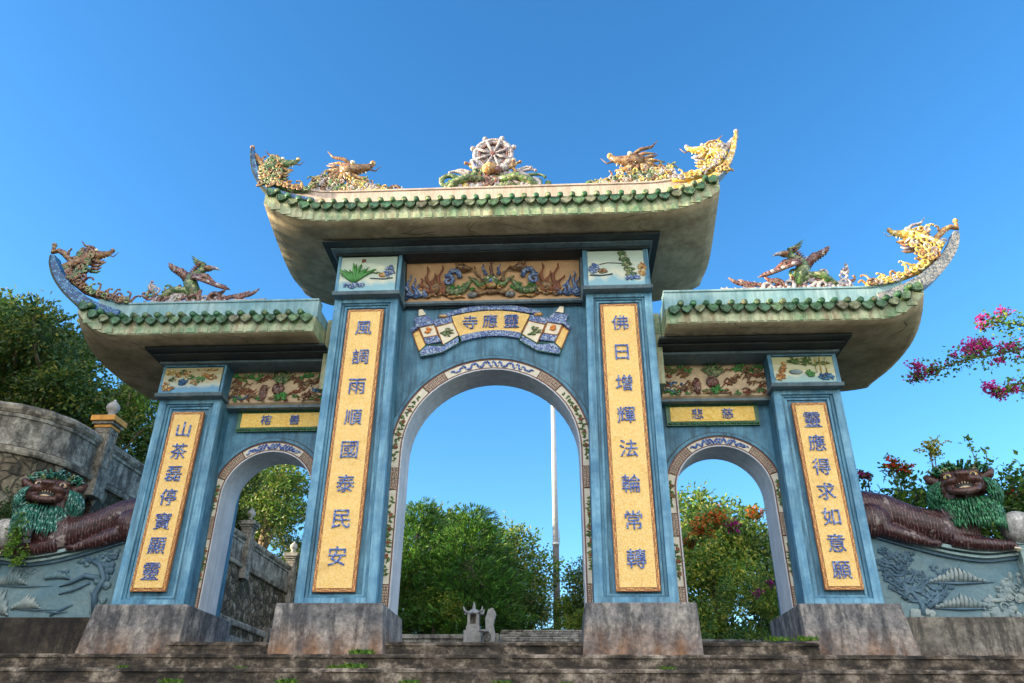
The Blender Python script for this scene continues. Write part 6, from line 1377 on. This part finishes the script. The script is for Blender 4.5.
def upright(loc, h, lb):
    t = thing('flowering_shrub', loc, lb, 'flowering shrub'); L = Leaves(); F = Leaves(); b = B(); o = Vector(loc)
    for (dx, dy, hh) in ((0,0,1),(0.22,0.05,0.93),(-0.15,0.1,0.7),(0.45,0.1,0.6),(0.6,0,0.8),(0.75,0.1,0.55)):
        pts = [o+Vector((dx*q+0.05*math.sin(q*5+dx*9), dy, h*hh*q)) for q in (0,.25,.5,.75,1)]
        b.tube(pts, [0.02,0.017,0.014,0.01,0.005], 'bark', 5)
        for i in range(150):
            q = random.uniform(0.25,1.0); p = pts[0].lerp(pts[-1], q)-o
            L.leaf(p+Vector((random.gauss(0,.05),random.gauss(0,.05),0)), 0.10, Vector((random.gauss(0,1),random.gauss(0,1),0.6)), 0, 0.5)
        if dx > 0.4:
            for i in range(40): F.leaf(pts[3]-o+Vector((random.gauss(0,.07),random.gauss(0,.07),random.gauss(0,.06))), 0.06, None, 0, 0.7)
    b.build('stems', t); L.build('foliage', ['leaf_mid'], t, None); F.build('flowers', ['petal_red'], t, None)
upright((9.15,2.3,1.1), 2.85, 'upright green stems with red blossoms right of the right lion')
def bougain(loc, branches, lb):
    t = thing('bougainvillea', loc, lb, 'bougainvillea'); L = Leaves(); F = Leaves(); b = B(); o = Vector(loc)
    for pts, clusters in branches:
        P_ = [Vector(p) for p in pts]; b.tube([o]+P_, [0.05]+[0.03-0.024*i/len(P_) for i in range(len(P_))], 'bark', 6)
        fine = []
        for i in range(len(P_)-1):
            for k in range(8): fine.append(P_[i].lerp(P_[i+1], k/8))
        for j, p in enumerate(fine):
            f_ = j/len(fine); sp = 0.05+0.16*(1-f_)
            for k in range(int(8+18*(1-f_))): L.leaf(p-o+Vector((random.gauss(0,1)*sp, random.gauss(0,1)*sp*1.2, random.gauss(0,1)*sp)), 0.085, None, 0, 0.65)
            if random.random() < 0.25:
                for k in range(6): F.leaf(p-o+Vector((random.gauss(0,.06), random.gauss(0,.06), random.uniform(-.02,.14))), 0.06, None, 0, 0.8)
        for (q, r, n) in clusters:
            q = Vector(q)-o
            for k in range(int(n*1.7)): F.leaf(q+Vector((random.gauss(0,1)*r, random.gauss(0,1)*r*0.7, random.gauss(0,1)*r*0.6)), 0.075, None, 0, 0.8)
            for k in range(n//3): L.leaf(q+Vector((random.gauss(0,1)*r, random.gauss(0,1)*r, random.gauss(0,1)*r)), 0.07, None, 0, 0.65)
    b.build('branches', t); L.build('foliage', ['leaf_mid'], t, None); F.build('flowers', ['petal_magenta'], t, None)
bougain((12.4,2.6,0.2), [([(12.3,2.6,4.5),(11.6,2.55,5.75),(10.9,2.5,5.98),(10.2,2.5,5.82),(9.6,2.5,5.72),(9.1,2.5,5.55),(8.7,2.5,5.40),(8.42,2.5,5.34)], [((8.62,2.5,5.60),0.09,50),((8.55,2.5,5.36),0.08,40),((8.88,2.5,5.50),0.06,30),((9.85,2.5,5.98),0.13,150),((10.05,2.5,6.05),0.10,90),((10.6,2.5,6.0),0.13,70),((9.45,2.5,5.85),0.04,14),((10.3,2.5,5.70),0.07,24)]),
    ([(12.3,2.6,4.8),(11.5,2.5,6.3),(10.9,2.5,6.55),(10.5,2.5,6.60),(10.15,2.5,6.52)], [((10.25,2.5,6.72),0.07,36),((10.2,2.5,6.52),0.06,26),((10.7,2.5,6.85),0.08,36)]),
    ([(12.3,2.6,4.2),(11.4,2.5,5.1),(10.8,2.5,5.22),(10.35,2.5,5.10),(9.95,2.5,4.98)], [((9.92,2.5,5.10),0.08,50),((10.12,2.5,4.95),0.09,60),((10.4,2.5,5.05),0.07,36)])], 'bougainvillea with long arching magenta branches against the sky, right edge')
# ferns and creepers on the left carved wall, weeds on the steps
def creeper(loc, pts, n, size, mat, lb, cat='creeper', nm='creeper'):
    t = thing(nm, loc, lb, cat); L = Leaves(); o = Vector(loc); b = B()
    for (p, r) in pts:
        p = Vector(p); b.tube([o, o.lerp(p,0.5)+Vector((0,0,0.03)), p], [0.012,0.01,0.004], 'bark', 4)
        for k in range(int(n*r)): L.leaf(p-o+Vector((random.gauss(0,1)*r*0.5, random.gauss(0,1)*r*0.25, random.gauss(0,1)*r*0.5)), size, Vector((random.gauss(0,1),-0.6,random.gauss(0,0.8)-0.2)), 0, 0.45)
    b.build('stems', t); L.build('foliage', [mat], t, None)
creeper((-8.3,0.98,1.55), [((-8.20,0.72,2.02),0.12),((-8.22,0.72,1.85),0.13),((-8.24,0.76,1.66),0.14),((-8.32,0.80,1.52),0.10),((-8.1,0.90,1.50),0.12),((-8.2,0.9,1.36),0.08),((-8.18,0.84,2.22),0.14)], 900, 0.07, 'leaf_mid', 'green creeper hanging beside the stone ball on the left wall')
creeper((-9.1,1.3,1.5), [((-8.9,1.25,2.3),0.30),((-8.75,1.25,2.1),0.28),((-9.3,1.25,2.2),0.3),((-8.7,1.3,2.6),0.2),((-9.1,1.25,1.8),0.3)], 700, 0.09, 'leaf_dark', 'dark leafy plant growing behind the left lion')
creeper((-8.9,1.6,3.6), [((-7.75,1.55,3.05),0.1)], 10, 0.05, 'leaf_mid', 'small weed sprouting by the left lion crest') if False else None
wd = [(-2.0,-0.5),( -1.75,-0.55),(0.35,-0.75),(-5.1,-0.5),(-2.6,-0.75),(4.7,0.0),(4.3,0.02),(-1.72,-0.25),(1.2,-0.8),(-0.9,-0.8),(-4.2,-0.8),(-3.4,-0.45),(2.6,-0.5),(-1.9,-1.05)]
random.seed(77)
def weedmesh():
    L = Leaves()
    for k in range(90):
        a = random.uniform(0, 6.28); L.leaf(Vector((random.gauss(0,.07), random.gauss(0,.03), 0.0)), 0.10, Vector((math.cos(a)*0.7, math.sin(a)*0.5, random.uniform(0.3,1.3))), 0, 0.35)
    me = bpy.data.meshes.new('weed_tuft'); me.from_pydata([tuple(q) for q in L.v], [], L.f); me.materials.append(MATS['leaf_mid']); return me
wm = weedmesh()
wl_ = ['weed tuft at the right corner of the left inner plinth','weed tuft on the step edge just below the left inner plinth','weed tuft on the second step, middle of the stairs','weed tuft under the left outer plinth','weed tuft on the second step, below the left inner plinth','weed tuft by the right side arch threshold','weed tuft beside the right outer plinth','weed tuft against the left inner plinth side','weed tuft on the second step toward the right inner plinth','weed tuft on the second step, left of the middle','weed tuft on the second step, far left','weed tuft between the two left plinths','weed tuft at the foot of the right inner plinth','weed tuft on the third step, left of the middle']
for (x, y), lb in zip(wd, wl_):
    z = -0.03 if y > -0.1 else (-0.25 if y > -0.36 else -0.25-0.215*math.ceil((-0.36-y)/0.32+1e-6))
    o = bpy.data.objects.new('weed_tuft', wm); col.objects.link(o); o.location = (x, y, z); S = random.uniform(0.45,0.95); o.scale = (S*1.2, S*0.8, S); o.rotation_euler = (0,0,random.uniform(-0.4,0.4)); tag(o, lb, 'weed', 'weeds on the stone steps')
